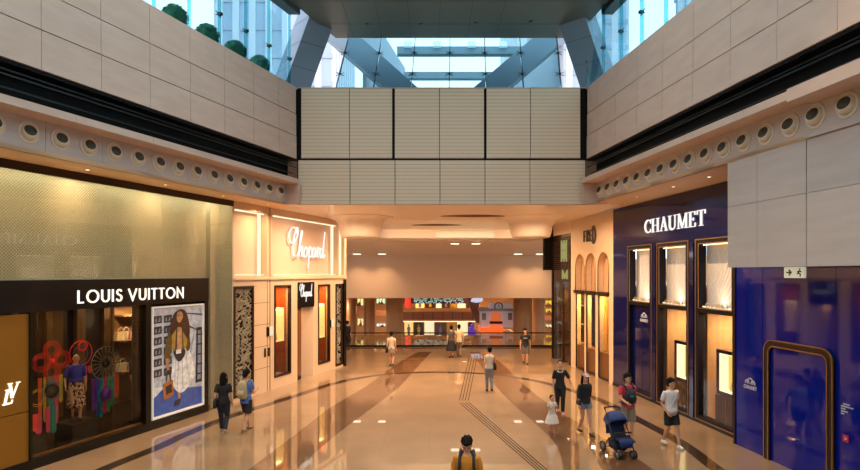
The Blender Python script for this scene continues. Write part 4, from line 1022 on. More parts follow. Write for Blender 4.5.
def column(bot, top, w, d, ang, name, label):
    """leaning box column between two centres"""
    b, t = Vector(bot), Vector(top)
    r = thing(name, label, 'column', b.x, b.y, b.z)
    def ringp(c, k=1): return [c + Vector((math.cos(ang)*u*w/2*k - math.sin(ang)*v*d/2*k, math.sin(ang)*u*w/2*k + math.cos(ang)*v*d/2*k, 0)) for u, v in ((-1,-1),(1,-1),(1,1),(-1,1))]
    mb = MB(); n = 4
    for i in range(n):
        a, q = b+(t-b)*(i/n), b+(t-b)*((i+1)/n)
        dz = (t-b).normalized()*.012
        A, Q = ringp(a+dz), ringp(q-dz); va = [mb.bm.verts.new(p) for p in A]; vq = [mb.bm.verts.new(p) for p in Q]
        mb._f(va[::-1]); mb._f(vq)
        for k in range(4): mb._f([va[k], va[(k+1) % 4], vq[(k+1) % 4], vq[k]])
    mb.build('cladding_panels', STEELB, r)
    mb = MB(); A, Q = ringp(b, .985), ringp(t, .985); va = [mb.bm.verts.new(p) for p in A]; vq = [mb.bm.verts.new(p) for p in Q]
    mb._f(va[::-1]); mb._f(vq)
    for k in range(4): mb._f([va[k], va[(k+1) % 4], vq[(k+1) % 4], vq[k]])
    mb.build('dark_core', STEELD, r)
    return r
Yc = 21.9
def at(px, py, Y): return ((px-CX)/F*Y, Y, EYE+(HZ-py)/F*Y)
b = at(288, 96, Yc); t = at(322, 2, Yc)
column(b, t, 1.05, 1.15, .75, 'leaning_column', 'leaning grey clad column at the left end of the skylight screen')
b = at(601, 90, Yc-.3); t = at(570, -2, Yc-.3)
column(b, t, 1.05, 1.15, -.75, 'leaning_column', 'leaning grey clad column at the right end of the skylight screen')
# edge beams along the soffit
for c, k, nm in ((-11.44, .34, 'trim_7'), (8.5, -.122, 'trim_8')):
    mb = MB(); sgn = -1 if c < 0 else 1
    mb.prism([(wx(c, 20.2, k), 20.2, SZ-.2), (wx(c, 20.2, k)+sgn*.4, 20.2, SZ-.2), (wx(c, -4.3, k)+sgn*.4, -4.3, SZ-.2), (wx(c, -4.3, k), -4.3, SZ-.2)], (0, 0, .7)); struct(mb.build(nm, mat('teal grey beam', '3f5a62', .4)))
# the glass screen over the end wall
fx0 = [335.5, 373, 411, 449, 486, 523.5, 561]; fx1 = [349, 382, 415.5, 450, 484, 519, 556]
Y0, Y1, Z0, Z1 = 21.25, 22.62, 11.08, SZ-.02
def sc0(px, f): 
    Y = Y0+(Y1-Y0)*f; return Vector(((px-CX)/F*Y, Y, Z0+(Z1-Z0)*f))
gs = thing('skylight_screen', 'tilted glass screen held by spider fittings above the cream end wall', 'glass screen', .5, 21.3, 11.05)
for i in range(6):
    a, b_, c_, d_ = sc0(fx0[i], 0), sc0(fx0[i+1], 0), sc0(fx1[i+1], 1), sc0(fx1[i], 1)
    e = (b_-a).normalized()*.012
    mb = MB(); mb.prism([a+e, b_-e, c_-e, d_+e], (0, .015, 0)); mb.build('glass_pane', GLT, gs)
for i in range(7):
    a, b_ = sc0(fx0[i], 0), sc0(fx1[i], 1)
    mb = MB(); mb.prism([a+Vector((-.012, -.16, 0)), a+Vector((.012, -.16, 0)), a+Vector((.012, -.01, 0)), a+Vector((-.012, -.01, 0))], b_-a); f_ = mb.build('glass_fin', mat('fin edge glass', '2e4f55', .15, spec=.8), gs)
    for q in (.32, .70):
        p = a+(b_-a)*q; mb = MB()
        for u in (-1, 1):
            for v in (-1, 1): mb.tube([p+Vector((0, -.05, 0)), p+Vector((.15*u, -.03, .06*v))], .014, 6)
        mb.box(p+Vector((-.03, -.14, -.04)), p+Vector((.03, -.03, .04))); mb.build('spider_fitting', mat('dark steel', '39424a', .35, metal=.7), gs)
mb = MB(); a, b_ = sc0(337-2, 0), sc0(563, 0); mb.box((a.x, Y0-.1, 11.05), (b_.x, Y0+.15, 11.12)); mb.build('bottom_rail', mat('dark steel', '39424a'), gs)
mb = MB(); mb.box((ex(298), YE, 11.05), (ex(586), 22.2, 11.07)); struct(mb.build('trim_9', STONE))
# structure seen through the screen: raking beams, cross beams of the outer skylight, lamps
def rake(p, q, th, dep, name, label):
    p, q = Vector(p), Vector(q); d = (q-p).normalized(); n = Vector((-d.z, 0, d.x))
    mb = MB(); mb.prism([p+n*th/2, p-n*th/2, q-n*th/2, q+n*th/2], (0, dep, 0)); o = mb.build(name, STEELB); tag(o, label, 'beam'); return o
Yr = 24.5
rake(at(318, 14, Yr), at(415, 100, Yr), .95, .8, 'raking_beam', 'raking grey beam behind the left part of the skylight screen')
rake(at(588, 6, Yr), at(476, 100, Yr), .95, .8, 'raking_beam', 'raking grey beam behind the right part of the skylight screen')
PW = mat('pale outer canopy', 'c3cdda', .5)
ou = thing('outer_canopy', 'pale outer canopy with cross beams seen through the skylight screen', 'canopy', 1, 30, 11)
CB = mat('canopy beam', '7f9aa8', .4)
for (py, Yq, h_) in ((50, 27.0, .35), (75, 31.0, .35)):
    a = at(397 if py == 50 else 404, py, Yq); b_ = at(525 if py == 50 else 513, py, Yq)
    mb = MB(); mb.box((a[0], Yq, a[2]-h_/2), (b_[0], Yq+.4, a[2]+h_/2)); mb.build('cross_beam', CB, ou)
# side cheeks and end
for (xa, ya, xb, yb, nm) in ((372, 0, 424, 100, 'left_cheek'), (538, 0, 500, 100, 'right_cheek')):
    A = at(366 if nm == 'left_cheek' else 560, 38, 25.4); B = at(405 if nm == 'left_cheek' else 510, 70, 33)
    mb = MB(); mb.prism([(A[0], A[1], 10.5), (B[0], B[1], 10.5), (B[0], B[1], 16.2), (A[0], A[1], 16.2)], (.15 if nm[0] == 'r' else -.15, 0, 0)); mb.build('cheek', PW, ou)
mb = MB(); mb.box((-2.6, 33, 10.5), (5.4, 33.2, 14.6)); mb.build('end_panel', PW, ou)
for px in (408, 437, 471.5, 503):
    p = at(px, 46, 26.9); mb = MB(); mb.box((p[0]-.18, p[1]-.2, p[2]-.08), (p[0]+.18, p[1], p[2]+.14)); o = mb.build('lamp_box', mat('white lamp housing', 'dfe8f2', .4, emit='e6f2ff', es=.7), ou)
# side glazing above the left and right walls with fins, fittings
def side_glass(fr, Ys, label, name):
    g = thing(name, label, 'glazing', YS(fr, 15), 0, 11.05, fr)
    s_all = [YS(fr, y) for y in Ys]
    for a, b_ in zip(s_all, s_all[1:]):
        mb = MB(); mb.box((min(a, b_)+.01, 0, 11.05), (max(a, b_)-.01, .015, 16.5)); mb.build('glass_pane', GLT, g, fr)
    for s in s_all:
        mb = MB(); mb.box((s-.008, -.13, 11.05), (s+.01, -.01, 16.5)); mb.build('glass_fin', GLF, g, fr)
        for z in (12.2, 14.6):
            mb = MB()
            for u in (-1, 1):
                mb.tube([(s, -.05, z), (s+.12*u, -.04, z+.06)], .014, 6); mb.tube([(s, -.05, z), (s+.12*u, -.04, z-.06)], .014, 6)
            mb.box((s-.05, -.16, z-.04), (s+.05, -.03, z+.04)); mb.build('spider_fitting', mat('dark steel', '39424a'), g, fr)
side_glass(LF(-12.3), [20.9-1.2*i for i in range(18)], 'row of tall glass panes with fins above the left stone wall', 'glass_wall')
side_glass(RF(8.5), [21.2-1.35*i for i in range(16)], 'row of tall glass panes with fins above the right stone wall', 'glass_wall')
for fr, nm in ((LF(-11.75), 'trim_10'), (RF(8.12), 'trim_11')):
    s0, s1 = YS(fr, 21), YS(fr, NEAR); mb = MB(); mb.box((min(s0, s1), .02, 11.0), (max(s0, s1), 2.2, 11.06)); struct(mb.build(nm, STONE, None, fr))
# clipped shrubs on the left ledge
GRN = mat('dark foliage', '1e5a4a', .7, noise=(30, '2f8a5c', 4, (1, 1, 1)))
LB = LF(-12.95)
for i, Y in enumerate((16.5, 17.78, 19.04, 20.3)):
    s = YS(LB, Y); which = ['first', 'second', 'third', 'fourth'][i]
    r = thing('clipped_shrub', 'round clipped shrub behind the upper left glass, %s from the left' % which, 'shrub', s, 0, 11.06, LB, None)
    mb = MB(); mb.lathe([(.0, 0), (.2, 0), (.26, .6), (0, .6)], (s, 0, 11.06), 'z', 16); mb.build('planter', mat('grey planter', '6b7478', .6), r)
    mb = MB(); mb.ell((s, 0, 11.76), (.34, .34, .32), 28, 20)
    random.seed(i)
    for v in mb.bm.verts:
        d = (v.co-Vector((s, 0, 11.76))); v.co += d*random.uniform(-.07, .1)
    random.seed(i+9)
    for k in range(260):
        a = random.uniform(0, 2*PI); c_ = random.uniform(-.6, 1); rr = math.sqrt(1-c_*c_)
        n_ = Vector((rr*math.cos(a), rr*math.sin(a), c_)); p = Vector((s, 0, 11.76))+Vector((n_.x*.34, n_.y*.34, n_.z*.32)); q = n_.orthogonal().normalized()*.035
        mb.quad([p-q, p+n_.cross(q)*.6+n_*.03, p+q+n_*.05, p-n_.cross(q)*.6+n_*.03])
    mb.build('foliage', GRN, r)

# ------------------------------------------------------------------ towers outside
def tower(name, label, x0, x1, y0, y1, h, c1, c2, fin=1.6, fy=True):
    r = thing(name, label, 'building', (x0+x1)/2, (y0+y1)/2, 0)
    body = mat('tower glass '+c1, c1, .5); finm = mat('tower fin '+c2, c2, .5)
    mb = MB(); mb.box((x0, y0, 0), (x1, y1, h)); mb.build('tower_body', body, r)
    mb = MB(); k = 0
    y = y0
    while y < y1:
        mb.box((x0-.4, y, 0), (x0, y+fin*.4, h)); mb.box((x1, y, 0), (x1+.4, y+fin*.4, h)); y += fin
    x = x0
    while x < x1: mb.box((x, y0-.4, 0), (x+fin*.4, y0, h)); x += fin
    mb.build('vertical_fins', finm, r)
    mb = MB(); z = 0
    while z < h: mb.box((x0-.15, y0-.15, z), (x1+.15, y1+.15, z+.6)); z += 3.4
    mb.build('floor_bands', mat('tower band', 'b9c4d8', .5), r)
    return r
tower('office_tower', 'pale tower with vertical fins seen through the upper left glass', -62, -34, 30, 66, 110, 'b9c8e4', 'f4f2f6')
tower('office_tower', 'blue tower with pale fins seen through the upper right glass', 30, 56, 34, 70, 95, '8cc8e4', 'f4f6fa', 2.4)
tower('office_tower', 'distant pale tower seen behind the skylight screen', -26, -12, 70, 90, 120, 'b9c8dc', 'e6eaf2', 2.0)
tower('office_tower', 'distant white tower seen right of the skylight screen', 12, 26, 76, 96, 120, 'c9d4e4', 'eef0f6', 2.0)
# ground outside
mb = MB(); mb.box((-130, -60, -6.2), (130, 160, -6.0)); struct(mb.build('ground', mat('outdoor paving', '9a9c9e', .8)))

# ------------------------------------------------------------------ unseen building shell, added to keep daylight out of the warm lower halls
SH = mat('interior plaster', 'b59f8c', .7)
def shell(name, a, b): mb = MB(); mb.box(a, b); return struct(mb.build(name, SH))
shell('unseen_wall_back', (-16, -4.6, 0), (10.5, -4.3, 13.0))
mb = MB(); mb.prism([(-13.2-4*.0, -4.3, 8.7), (-40, -4.3, 8.7), (-40, 42, 8.7), (-5.2+.0, 20.7, 8.7)], (0, 0, .2)); mb.prism([(-5.2, 20.7, 8.7), (-40, 42, 8.7), (40, 42, 8.7), (6.2, 20.7, 8.7)], (0, 0, .2)); mb.prism([(6.2, 20.7, 8.7), (40, 42, 8.7), (40, -4.3, 8.7), (9.2, -4.3, 8.7)], (0, 0, .2)); struct(mb.build('unseen_roof_podium', SH))
# unseen near atrium roof, made glass between beams to let daylight in
g = MB(); g.box((-12, -4.3, 14.3), (9.5, NEARS, 14.32)); struct(g.build('unseen_roof_glass', GLS))
for i in range(5):
    y = -3+i*2.9; mb = MB(); mb.box((-14.5, y, 13.9), (9.5, y+.3, 14.4)); struct(mb.build('trim_%d' % (20+i), STEELB))

# ------------------------------------------------------------------ the far hall beyond the floor edge
TAN = mat('tan stone column', 'b98a5a', .4, noise=(1.2, 'a87a4c', 4, (2, 2, .4)))
TANL = mat('pale tan column', 'cba27a', .4)
mb = MB(); mb.box((-30, 40.9, -3.8), (34, 70, -3.5)); struct(mb.build('floor_lower', FLOOR))
mb = MB(); mb.box((-20, 66, -3.5), (26, 66.3, 6)); struct(mb.build('wall_far', mat('far wall plaster', 'c99f74', .6)))
mb = MB(); mb.box((-24, 40.9, 3.3), (28, 66.2, 3.5)); struct(mb.build('ceiling_far_hall', mat('far ceiling', 'd9b690', .6)))
mb = MB(); mb.box((-20, 40.8, -3.5), (-19.7, 66.2, 6)); mb.box((25.7, 40.8, -3.5), (26, 66.2, 6)); struct(mb.build('wall_far_sides', mat('far wall plaster', 'c99f74')))
for px0, px1, Yq, lab in ((346.6, 356.6, 46, 'leftmost tan column in the far hall'), (364, 375.3, 46, 'second tan column from the left in the far hall'), (386.2, 403.2, 44, 'wide tan column left of the far balcony'), (513.3, 532, 44, 'wide brown tan column right of the kiosk'), (532.5, 545, 47, 'paler column rightmost in the far hall')):
    x = ((px0+px1)/2-CX)/F*Yq; r_ = (px1-px0)/2/F*Yq
    c_ = thing('round_column', lab, 'column', x, Yq, -3.5)
    mb = MB(); mb.lathe([(r_, -3.3), (r_, 3.3)], (x, Yq, 0), 'z', 32); mb.build('shaft', TANL if 'pale' in lab else TAN, c_)
    mb = MB(); mb.lathe([(r_*1.1, -3.5), (r_*1.1, -3.25), (r_*1.02, -3.2)], (x, Yq, 0), 'z', 32); mb.build('base_ring', BRONZE, c_)
# balcony with parapet
Yq = 58; xa, xb = (403-CX)/F*Yq, (480-CX)/F*Yq
bc = thing('far_balcony', 'brown parapet balcony with glowing underside across the far hall', 'balcony', 0, Yq, -1)
mb = MB(); mb.box((xa-1, Yq, -.35), (xb+3, Yq+.2, .45)); mb.build('parapet', mat('rosy brown parapet', '85543c', .4), bc)
mb = MB(); mb.box((xa-1, Yq, -.5), (xb+3, 65.9, -.36)); mb.build('slab', CREAM, bc)
for i in range(9):
    x_ = xa+i*1.0; mb = MB(); mb.box((x_, Yq-.03, -.35), (x_+.05, Yq, .45)); mb.build('parapet_mullion', BRONZE, bc)
mb = MB(); mb.box((xa-1, Yq+.05, .45), (xb+3, Yq+.15, .52)); mb.build('balcony_rail', BRASS, bc)
mb = MB(); mb.box((xa-1, Yq+.3, -.56), (xb+3, Yq+.6, -.5)); mb.build('underside_light', glow('far light', 'ffd090', 5), bc)
# shop windows under and above the balcony
random.seed(5)
cols = ['f0c878', '3a2418', 'e8dcb8', '503020', 'c08a3a', 'f2e2b0', '2a1c18', 'd0a060', '6a4a30']
k = 0
for zb, zt_, Yw in ((-2.9, -.8, 62), (.5, 2.6, 64)):
    x = (404-CX)/F*Yw
    while x < (478-CX)/F*Yw:
        w = random.uniform(.6, 1.3); c_ = cols[k % len(cols)]
        o = thing('lit_shop_window', '%s shop window %s the far balcony, %s in its row' % ({'f':'bright yellow','3':'dark','e':'pale','5':'brown','c':'amber','2':'black','d':'tan','6':'dim'}[c_[0]], 'under' if zb < 0 else 'above', ['first','second','third','fourth','fifth','sixth','seventh','eighth','ninth','tenth','eleventh','twelfth','thirteenth','fourteenth','fifteenth','sixteenth'][k % 16]), 'shop window', x, Yw, zb)
        mb = MB(); mb.box((x+.05, Yw, zb), (x+w-.05, Yw+.1, zt_)); mb.build('window_panel', mat('window '+c_, c_, .3, emit=c_, es=.9 if c_[0] in 'fe' else .25), o)
        mb = MB(); frame4(mb, x, x+w, zb, zt_, .07, -.04, .0); mb.build('window_frame', BRONZE, o)
        if k % 3 != 2:
            mb = MB(); mb.loft([(x+w/2, Yw-.1, zb+.1, .16, .08), (x+w/2, Yw-.1, zb+.9, .12, .08), (x+w/2, Yw-.1, zb+1.4, .2, .1), (x+w/2, Yw-.1, zb+1.5, .06, .05), (x+w/2, Yw-.1, zb+1.75, .09, .09)]); mb.build('dress_form', mat('dress form %d' % (k % 3), ['8a8fb0', 'd8c060', '2c2830'][k % 3], .6), o)
        x += w; k += 1
# ticker display
Yw = 52; xa, xb = (414-CX)/F*Yw, (463-CX)/F*Yw
tk = thing('ticker_display', 'dark ticker display with rows of pale green characters under the bulkhead', 'display', (xa+xb)/2, Yw, 1.6)
zt1, zb1 = EYE+(HZ-298.2)/F*Yw, EYE+(HZ-303.6)/F*Yw
mb = MB(); mb.box((xa-1.1, Yw, zb1-.0), (xb+.6, Yw+.2, 3.28)); mb.build('screen', mat('dark red screen', '2a0f14', .3), tk)
mb = MB(); random.seed(2)
for row in range(4):
    x = xa
    while x < xb:
        w = random.uniform(.04, .12)
        if random.random() < .7: mb.box((x, Yw-.02, zb1+.04+.12*row), (x+w, Yw, zb1+.10+.12*row))
        x += w+.05
tag(mb.build('characters', glow('display characters', 'b8e0d4', 1.3), tk), kind='stuff')
mb = MB(); x0 = (405-CX)/F*Yw; mb.box((x0, Yw-.1, EYE+(HZ-307.5)/F*Yw), (x0+.55, Yw-.02, 3.3)); tag(mb.build('red_banner', mat('red banner', '8c1410', .5)), 'small red hanging banner left of the ticker display', 'banner')
# bright shop openings between the left columns and at far right
for px0, px1, py0, py1, c_, lab in ((357, 363.8, 298, 306, 'f4e08a', 'bright yellow window between the two leftmost far columns'), (376, 385.6, 298, 304, 'd8f0c0', 'bright greenish window left of the wide far column'), (357, 364, 318, 326, 'f8d890', 'low glowing window between the two leftmost far columns'), (376, 386, 323, 327, 'f4ead8', 'low white lit window left of the wide far column'), (545, 552, 300, 305.5, 'f0c83a', 'upper yellow lit sign at the right end of the far hall'), (545, 552, 308, 313, 'e8b430', 'lower yellow lit sign at the right end of the far hall'), (545, 552, 324, 328, 'f6dfae', 'small pale lit sign low at the right end of the far hall')):
    Yw = 50.5; a, b_ = at(px0, py1, Yw), at(px1, py0, Yw)
    mb = MB(); mb.box((a[0], Yw, a[2]), (b_[0], Yw+.15, b_[2])); w_ = thing('lit_window', lab, 'lit window', (a[0]+b_[0])/2, Yw, a[2]); mb.build('window_light', glow('lit '+c_, c_, 1.2), w_)
    mb = MB(); frame4(mb, a[0], b_[0], a[2], b_[2], .05, Yw-.03, Yw+.01); n_ = 2 if px1-px0 < 8 else 3
    for q in range(1, n_): xx_ = a[0]+(b_[0]-a[0])*q/n_; mb.box((xx_-.02, Yw-.02, a[2]), (xx_+.02, Yw, b_[2]))
    mb.build('window_frame', BRONZE, w_)
    random.seed(px0*7+py0)
    for q in range(4):
        xx_ = random.uniform(a[0]+.08, b_[0]-.2); hh_ = random.uniform(.2, .75)*(b_[2]-a[2])
        mb = MB(); mb.loft([(xx_, Yw-.12, a[2]+.02, .09, .05), (xx_, Yw-.12, a[2]+hh_*.6, .07, .05), (xx_, Yw-.12, a[2]+hh_, .03, .03)]); mb.build('window_item', mat('window item %d' % (q % 3), ['3a2a20', '7a6a3a', '6a3a2a'][q % 3], .6), w_)
for px0, px1, py, lab in ((356, 387, 313, 'brown ledge band between the left far columns'), (532, 553, 318, 'brown ledge band at the right end of the far hall')):
    Yw = 52; a, b_ = at(px0, py+2.5, Yw), at(px1, py-2.5, Yw); mb = MB(); mb.box((a[0], Yw, a[2]), (b_[0], Yw+.3, b_[2])); tag(mb.build('ledge_band', mat('rosy brown parapet', '9a6248')), lab, 'ledge')
# carousel like kiosk with orange arch
Yk = 44.5
kx, kz = (498-CX)/F*Yk, EYE+(HZ-336)/F*Yk
def K(px, py): p = at(px, py, Yk); return p[0], p[2]
kk = thing('arched_kiosk', 'white kiosk facade with orange arch and glowing orange counter in the far hall', 'kiosk', kx, Yk, kz-2.9)
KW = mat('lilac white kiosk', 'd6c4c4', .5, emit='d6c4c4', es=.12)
x0, z0 = K(481, 310.5); x1, z1 = K(515, 327.5)
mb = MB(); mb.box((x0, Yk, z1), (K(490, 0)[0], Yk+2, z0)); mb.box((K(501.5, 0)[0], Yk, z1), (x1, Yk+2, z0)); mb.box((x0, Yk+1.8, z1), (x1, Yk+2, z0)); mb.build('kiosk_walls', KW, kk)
mb = MB(); a = K(479, 311); b_ = K(517, 308.5); mb.box((a[0], Yk-.3, a[1]), (b_[0], Yk+2.2, b_[1])); mb.build('cornice', mat('grey cornice', 'a89898', .5), kk)
mb = MB(); pts = [(489, 309), (491.5, 303.5), (511, 303.5), (514, 309)]; mb.prism([(K(*p)[0], Yk, K(*p)[1]) for p in pts], (0, 1.5, 0)); mb.build('pediment', KW, kk)
mb = MB(); c_ = K(498.5, 306.5); torus(mb, c_[0], Yk-.03, c_[1], .3, .04, 24); mb.tube([(c_[0], Yk-.03, c_[1]), (c_[0], Yk-.03, c_[1]+.2)], .02, 5); mb.tube([(c_[0], Yk-.03, c_[1]), (c_[0]+.12, Yk-.03, c_[1]-.05)], .02, 5); mb.build('clock_ring', BLACK, kk)
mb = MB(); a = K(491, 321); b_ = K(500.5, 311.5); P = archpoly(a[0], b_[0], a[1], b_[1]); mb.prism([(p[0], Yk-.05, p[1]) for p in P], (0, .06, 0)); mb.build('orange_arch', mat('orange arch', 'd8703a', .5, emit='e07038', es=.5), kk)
mb = MB(); a = K(489.5, 323.5); b_ = K(502, 321.2); mb.box((a[0], Yk-.3, a[1]), (b_[0], Yk, b_[1])); mb.build('arch_sill', BRONZE, kk)
mb = MB(); a = K(480, 332); b_ = K(514, 327.5); mb.box((a[0], Yk-.5, a[1]), (b_[0]-.9, Yk+2, b_[1])); mb.build('glowing_counter', mat('glowing orange counter', 'e85a20', .5, emit='ff5a1c', es=1.1), kk)
mb = MB(); mb.box((a[0], Yk-.4, -3.5), (b_[0], Yk+2, a[1])); mb.build('kiosk_base', mat('white kiosk base', 'd8c0a8', .5), kk)
for px in (484, 510):
    a = K(px-2, 320); b_ = K(px+2, 313); mb = MB(); mb.box((a[0], Yk-.04, a[1]), (b_[0], Yk, b_[1])); mb.build('kiosk_window', mat('grey kiosk window', '8a7a7a', .3), kk)
# curved slide shape with round white screen left of the kiosk
mb = MB(); P = [(469, 299), (471, 306), (473, 313), (476, 320), (478, 325), (484, 325), (482, 318), (480, 311), (481, 305), (484, 299)]
mb.prism([(K(*p)[0], Yk+1.5, K(*p)[1]) for p in P], (0, .8, 0)); tag(mb.build('curved_stand', mat('brown curved stand', '8a5a44', .5)), 'brown curved stand left of the white kiosk', 'stand')
mb = MB(); P = cr([(472, 302.5), (473.5, 299.3), (480, 298.6), (484.5, 299.5), (483, 302.3), (478, 303.4), (472, 302.5)], 5)[:-1]
mb.prism([(K(*p)[0], Yk+1.2, K(*p)[1]) for p in P], (0, .2, 0)); tag(mb.build('oval_sign', mat('white oval sign', 'd8dff0', .4, emit='d8e4ff', es=.7)), 'white oval sign on top of the brown curved stand', 'sign')
mb = MB(); c_ = at(472, 330, 46)
for i in range(5): mb.ell((c_[0]+.12*math.sin(i*2.1), 46+.1*i, c_[2]-.3+.17*i), (.34-.055*i, .34-.055*i, .2), 12, 8)
tag(mb.build('purple_display', mat('purple display', '5a3a9a', .5, emit='6a40c0', es=.5)), 'purple pile display beside the orange lit kiosk', 'display')
# far hall lamps
for x, y, p in ((-9, 46, 500), (-3, 50, 500), (3, 50, 500), (9, 48, 500), (-2, 60, 400), (6, 60, 400), (13, 50, 300), (-12, 56, 300)):
    downlight(x, y, 3.3, 'round ceiling downlight in the far hall', p*1.15, .2, 'ffd4a0', 'ceiling downlights in the far hall')
for x, y, p in ((-3, 48, 250), (4, 48, 250), (0, 56, 250), (8, 58, 250), (-8, 54, 250)): pass
# ------------------------------------------------------------------ people
SKIN = mat('skin', 'c99474', .55); HAIR = mat('black hair', '120d0b', .75, spec=.15, bump=(60, .4, (1, 1, .2))); EYEW = mat('eye dark', '1a1210', .3)
LIP = mat('lips', 'a05a4c', .5)
def ik(a, b, l1, l2, bend):
    a, b = Vector(a), Vector(b); d = b-a; L = min(d.length, (l1+l2)*.999); d.normalize(); b = a+d*L
    x = (l1*l1-l2*l2+L*L)/(2*L); h = math.sqrt(max(l1*l1-x*x, 0)); bd = Vector(bend); bd = bd-d*bd.dot(d); bd.normalize()
    return a+d*x+bd*h, b
def person(label, px, fy, h, head, top=None, bottom=None, shoes='2a2422', hair='short', female=False, stride=.1, armL=None, armR=None,
           name='person', cat='person', headyaw=0, headtilt=0, lean=0, base=None, vox=.011, extra=None, skin=None, group=None, child=False, sleeves=.55, leg_r=1.0):
    """head: heading, 0 faces the camera; top/bottom = dict(kind=, col=, ...)"""
    g = ground(px, fy) if base is None else Vector(base)
    r = thing(name, label, cat, 0, 0, 0, Frame(g.x, g.y, head), group)
    r.location.z = g.z
    sk = skin or SKIN
    k = h
    hw = (.052 if not female else .055); sw = (.108 if not female else .094)
    if child: sw = .1
    def V(x, y, z): return Vector((x*k, y*k, z*k))
    # joints
    lg = {}
    for s_ in (-1, 1):
        st = stride*s_
        hip = V(s_*hw, 0, .515); foot = V(s_*hw*.8, -st, .045 + (.028 if st < 0 else 0)); kn, an = ik(hip, foot, .245*k, .235*k, (0, -1, 0)); lg[s_] = (hip, kn, an)
    ar = {}
    for s_, tg in ((-1, armL), (1, armR)):     # x negative is the viewer's left when facing the camera
        sh = V(s_*sw, lean*-.3, .805)
        tgt = tg if tg else (.035, .06*s_*(1 if stride > 0 else -1)*min(abs(stride)*8, 1), -.315)
        w_ = sh + V(s_*tgt[0], tgt[1], tgt[2]); el, wr = ik(sh, w_, .178*k, .150*k, (s_*.25, 1, -.1)); ar[s_] = (sh, el, wr)
    lo = lean
    # body: torso, limbs, hands, neck, head merged into one skin
    B = MB()
    wm = .9 if female else 1.0
    def torso(mb, zs, add=0, m=1.0):
        prof = [(.485, .080, .058), (.52, .092, .066), (.56, .088, .064), (.62, .072*wm, .053), (.68, .080*wm, .057), (.735, .094*wm, .064), (.78, .098*wm, .060), (.808, .088*wm, .050), (.826, .055, .042), (.84, .036, .036)]
        out = []
        for z, a, b_ in prof:
            if zs[0]-1e-6 <= z <= zs[1]+1e-6: out.append((0, -lo*k*max(0, z-.5)*1.0+.004*k, z*k, (a*m)*k+add, (b_*m)*k+add))
        mb.loft(out, 24, 2.3)
    torso(B, (.485, .84))
    nk = V(0, -lo*.33, .825); hd = V(0, -lo*.36-.006, .932)
    B.tube([nk, nk.lerp(hd, .9)], [.030*k, .029*k], 14)
    RH = Matrix.Rotation(headyaw, 3, 'Z') @ Matrix.Rotation(headtilt, 3, 'X')
    hs = 1.25 if child else 1.09
    def hp(x, y, z): return hd + RH @ (Vector((x, y, z))*k*hs)
    def hring(mb, secs, seg=18):
        rings = []
        for y, z, rx, ry in secs: rings.append([mb.bm.verts.new(hp(rx*math.cos(q*2*PI/seg), y+ry*math.sin(q*2*PI/seg), z)) for q in range(seg)])
        for a, b_ in zip(rings, rings[1:]):
            for q in range(seg): mb._f([a[q], a[(q+1) % seg], b_[(q+1) % seg], b_[q]], True)
        mb._f(rings[0][::-1]); mb._f(rings[-1])
    hring(B, [(-.026, -.064, .012, .012), (-.020, -.058, .022, .024), (-.008, -.042, .033, .038), (-.003, -.02, .040, .047), (0, 0, .043, .052), (.003, .022, .0435, .054), (.004, .04, .039, .048), (.004, .054, .027, .034), (.004, .062, .010, .014)])
    B.prism([hp(-.007, -.046, -.018), hp(.007, -.046, -.018), hp(.004, -.046, .006), hp(-.004, -.046, .006)], RH @ Vector((0, -.012*k*hs, -.004*k)))
    for s_ in (-1, 1): B.ell(hp(s_*.044, .004, -.006), (.006*k, .011*k, .018*k), 8, 6)
    for s_ in (-1, 1):
        hip, kn, an = lg[s_]; c = kn.lerp(an, .28)+V(0, .010, 0)
        B.tube([hip+V(0, 0, .01), hip.lerp(kn, .35), hip.lerp(kn, .8), kn, c, kn.lerp(an, .65), an], [x*k*leg_r for x in (.050, .048, .036, .031, .033, .023, .019)], 14)
        B.tube([an+V(0, .018, -.012), an+V(0, -.02, -.018), an+V(0, -.075, -.030)], [(.020*k, .018*k), (.022*k, .018*k), (.018*k, .010*k)], 12, ref=(1, 0, 0))
        sh, el, wr = ar[s_]
        B.tube([sh+V(-s_*.012, 0, .004), sh.lerp(el, .4), el, el.lerp(wr, .3), wr], [x*k*(.9 if female else 1) for x in (.030, .027, .021, .021, .0145)], 12)
        # hand: palm and five curled fingers
        d = (wr-el).normalized(); side = Vector((s_, 0, 0)); side = (side-d*side.dot(d)).normalized(); fwd = d.cross(side).normalized()
        if fwd.y > 0: fwd = -fwd
        pal = wr+d*.052*k
        B.tube([wr-d*.005*k, wr+d*.018*k, pal], [(.013*k, .011*k), (.020*k, .011*k), (.022*k, .010*k)], 12, ref=fwd)
        for q in range(4):
            o_ = fwd*(.015-.010*q)*k; L = (.040, .044, .041, .032)[q]*k
            p0 = pal+o_-d*.008*k; p1 = p0+d*L*.45-side*.003*k; p2 = p1+d*L*.38-side*.012*k; p3 = p2+d*L*.2-side*.012*k
            B.tube([p0, p1, p2, p3], [.0056*k, .0054*k, .005*k, .004*k], 8)
        t0 = wr+d*.018*k+fwd*.014*k; B.tube([t0, t0+fwd*.016*k+d*.014*k, t0+fwd*.018*k+d*.034*k-side*.006*k], [.0072*k, .0062*k, .0048*k], 8)
    body = B.build('body', sk, r, remesh=min(vox, .0065*k) if vox < .011 else .0105, smooth_it=2)
    # face
    e = MB()
    for s_ in (-1, 1): e.ell(hp(s_*.017, -.0475, .002), (.006*k, .004*k, .0035*k), 8, 6)
    e.build('eyes', EYEW, r)
    e = MB()
    for s_ in (-1, 1): e.tube([hp(s_*.010, -.0515, .013), hp(s_*.018, -.0515, .016), hp(s_*.027, -.046, .012)], .0022*k, 6)
    e.build('eyebrows', HAIR, r)
    e = MB(); e.ell(hp(0, -.0455, -.034), (.012*k, .005*k, .0035*k), 10, 6); e.build('mouth', LIP, r)
    # hair
    H = MB()
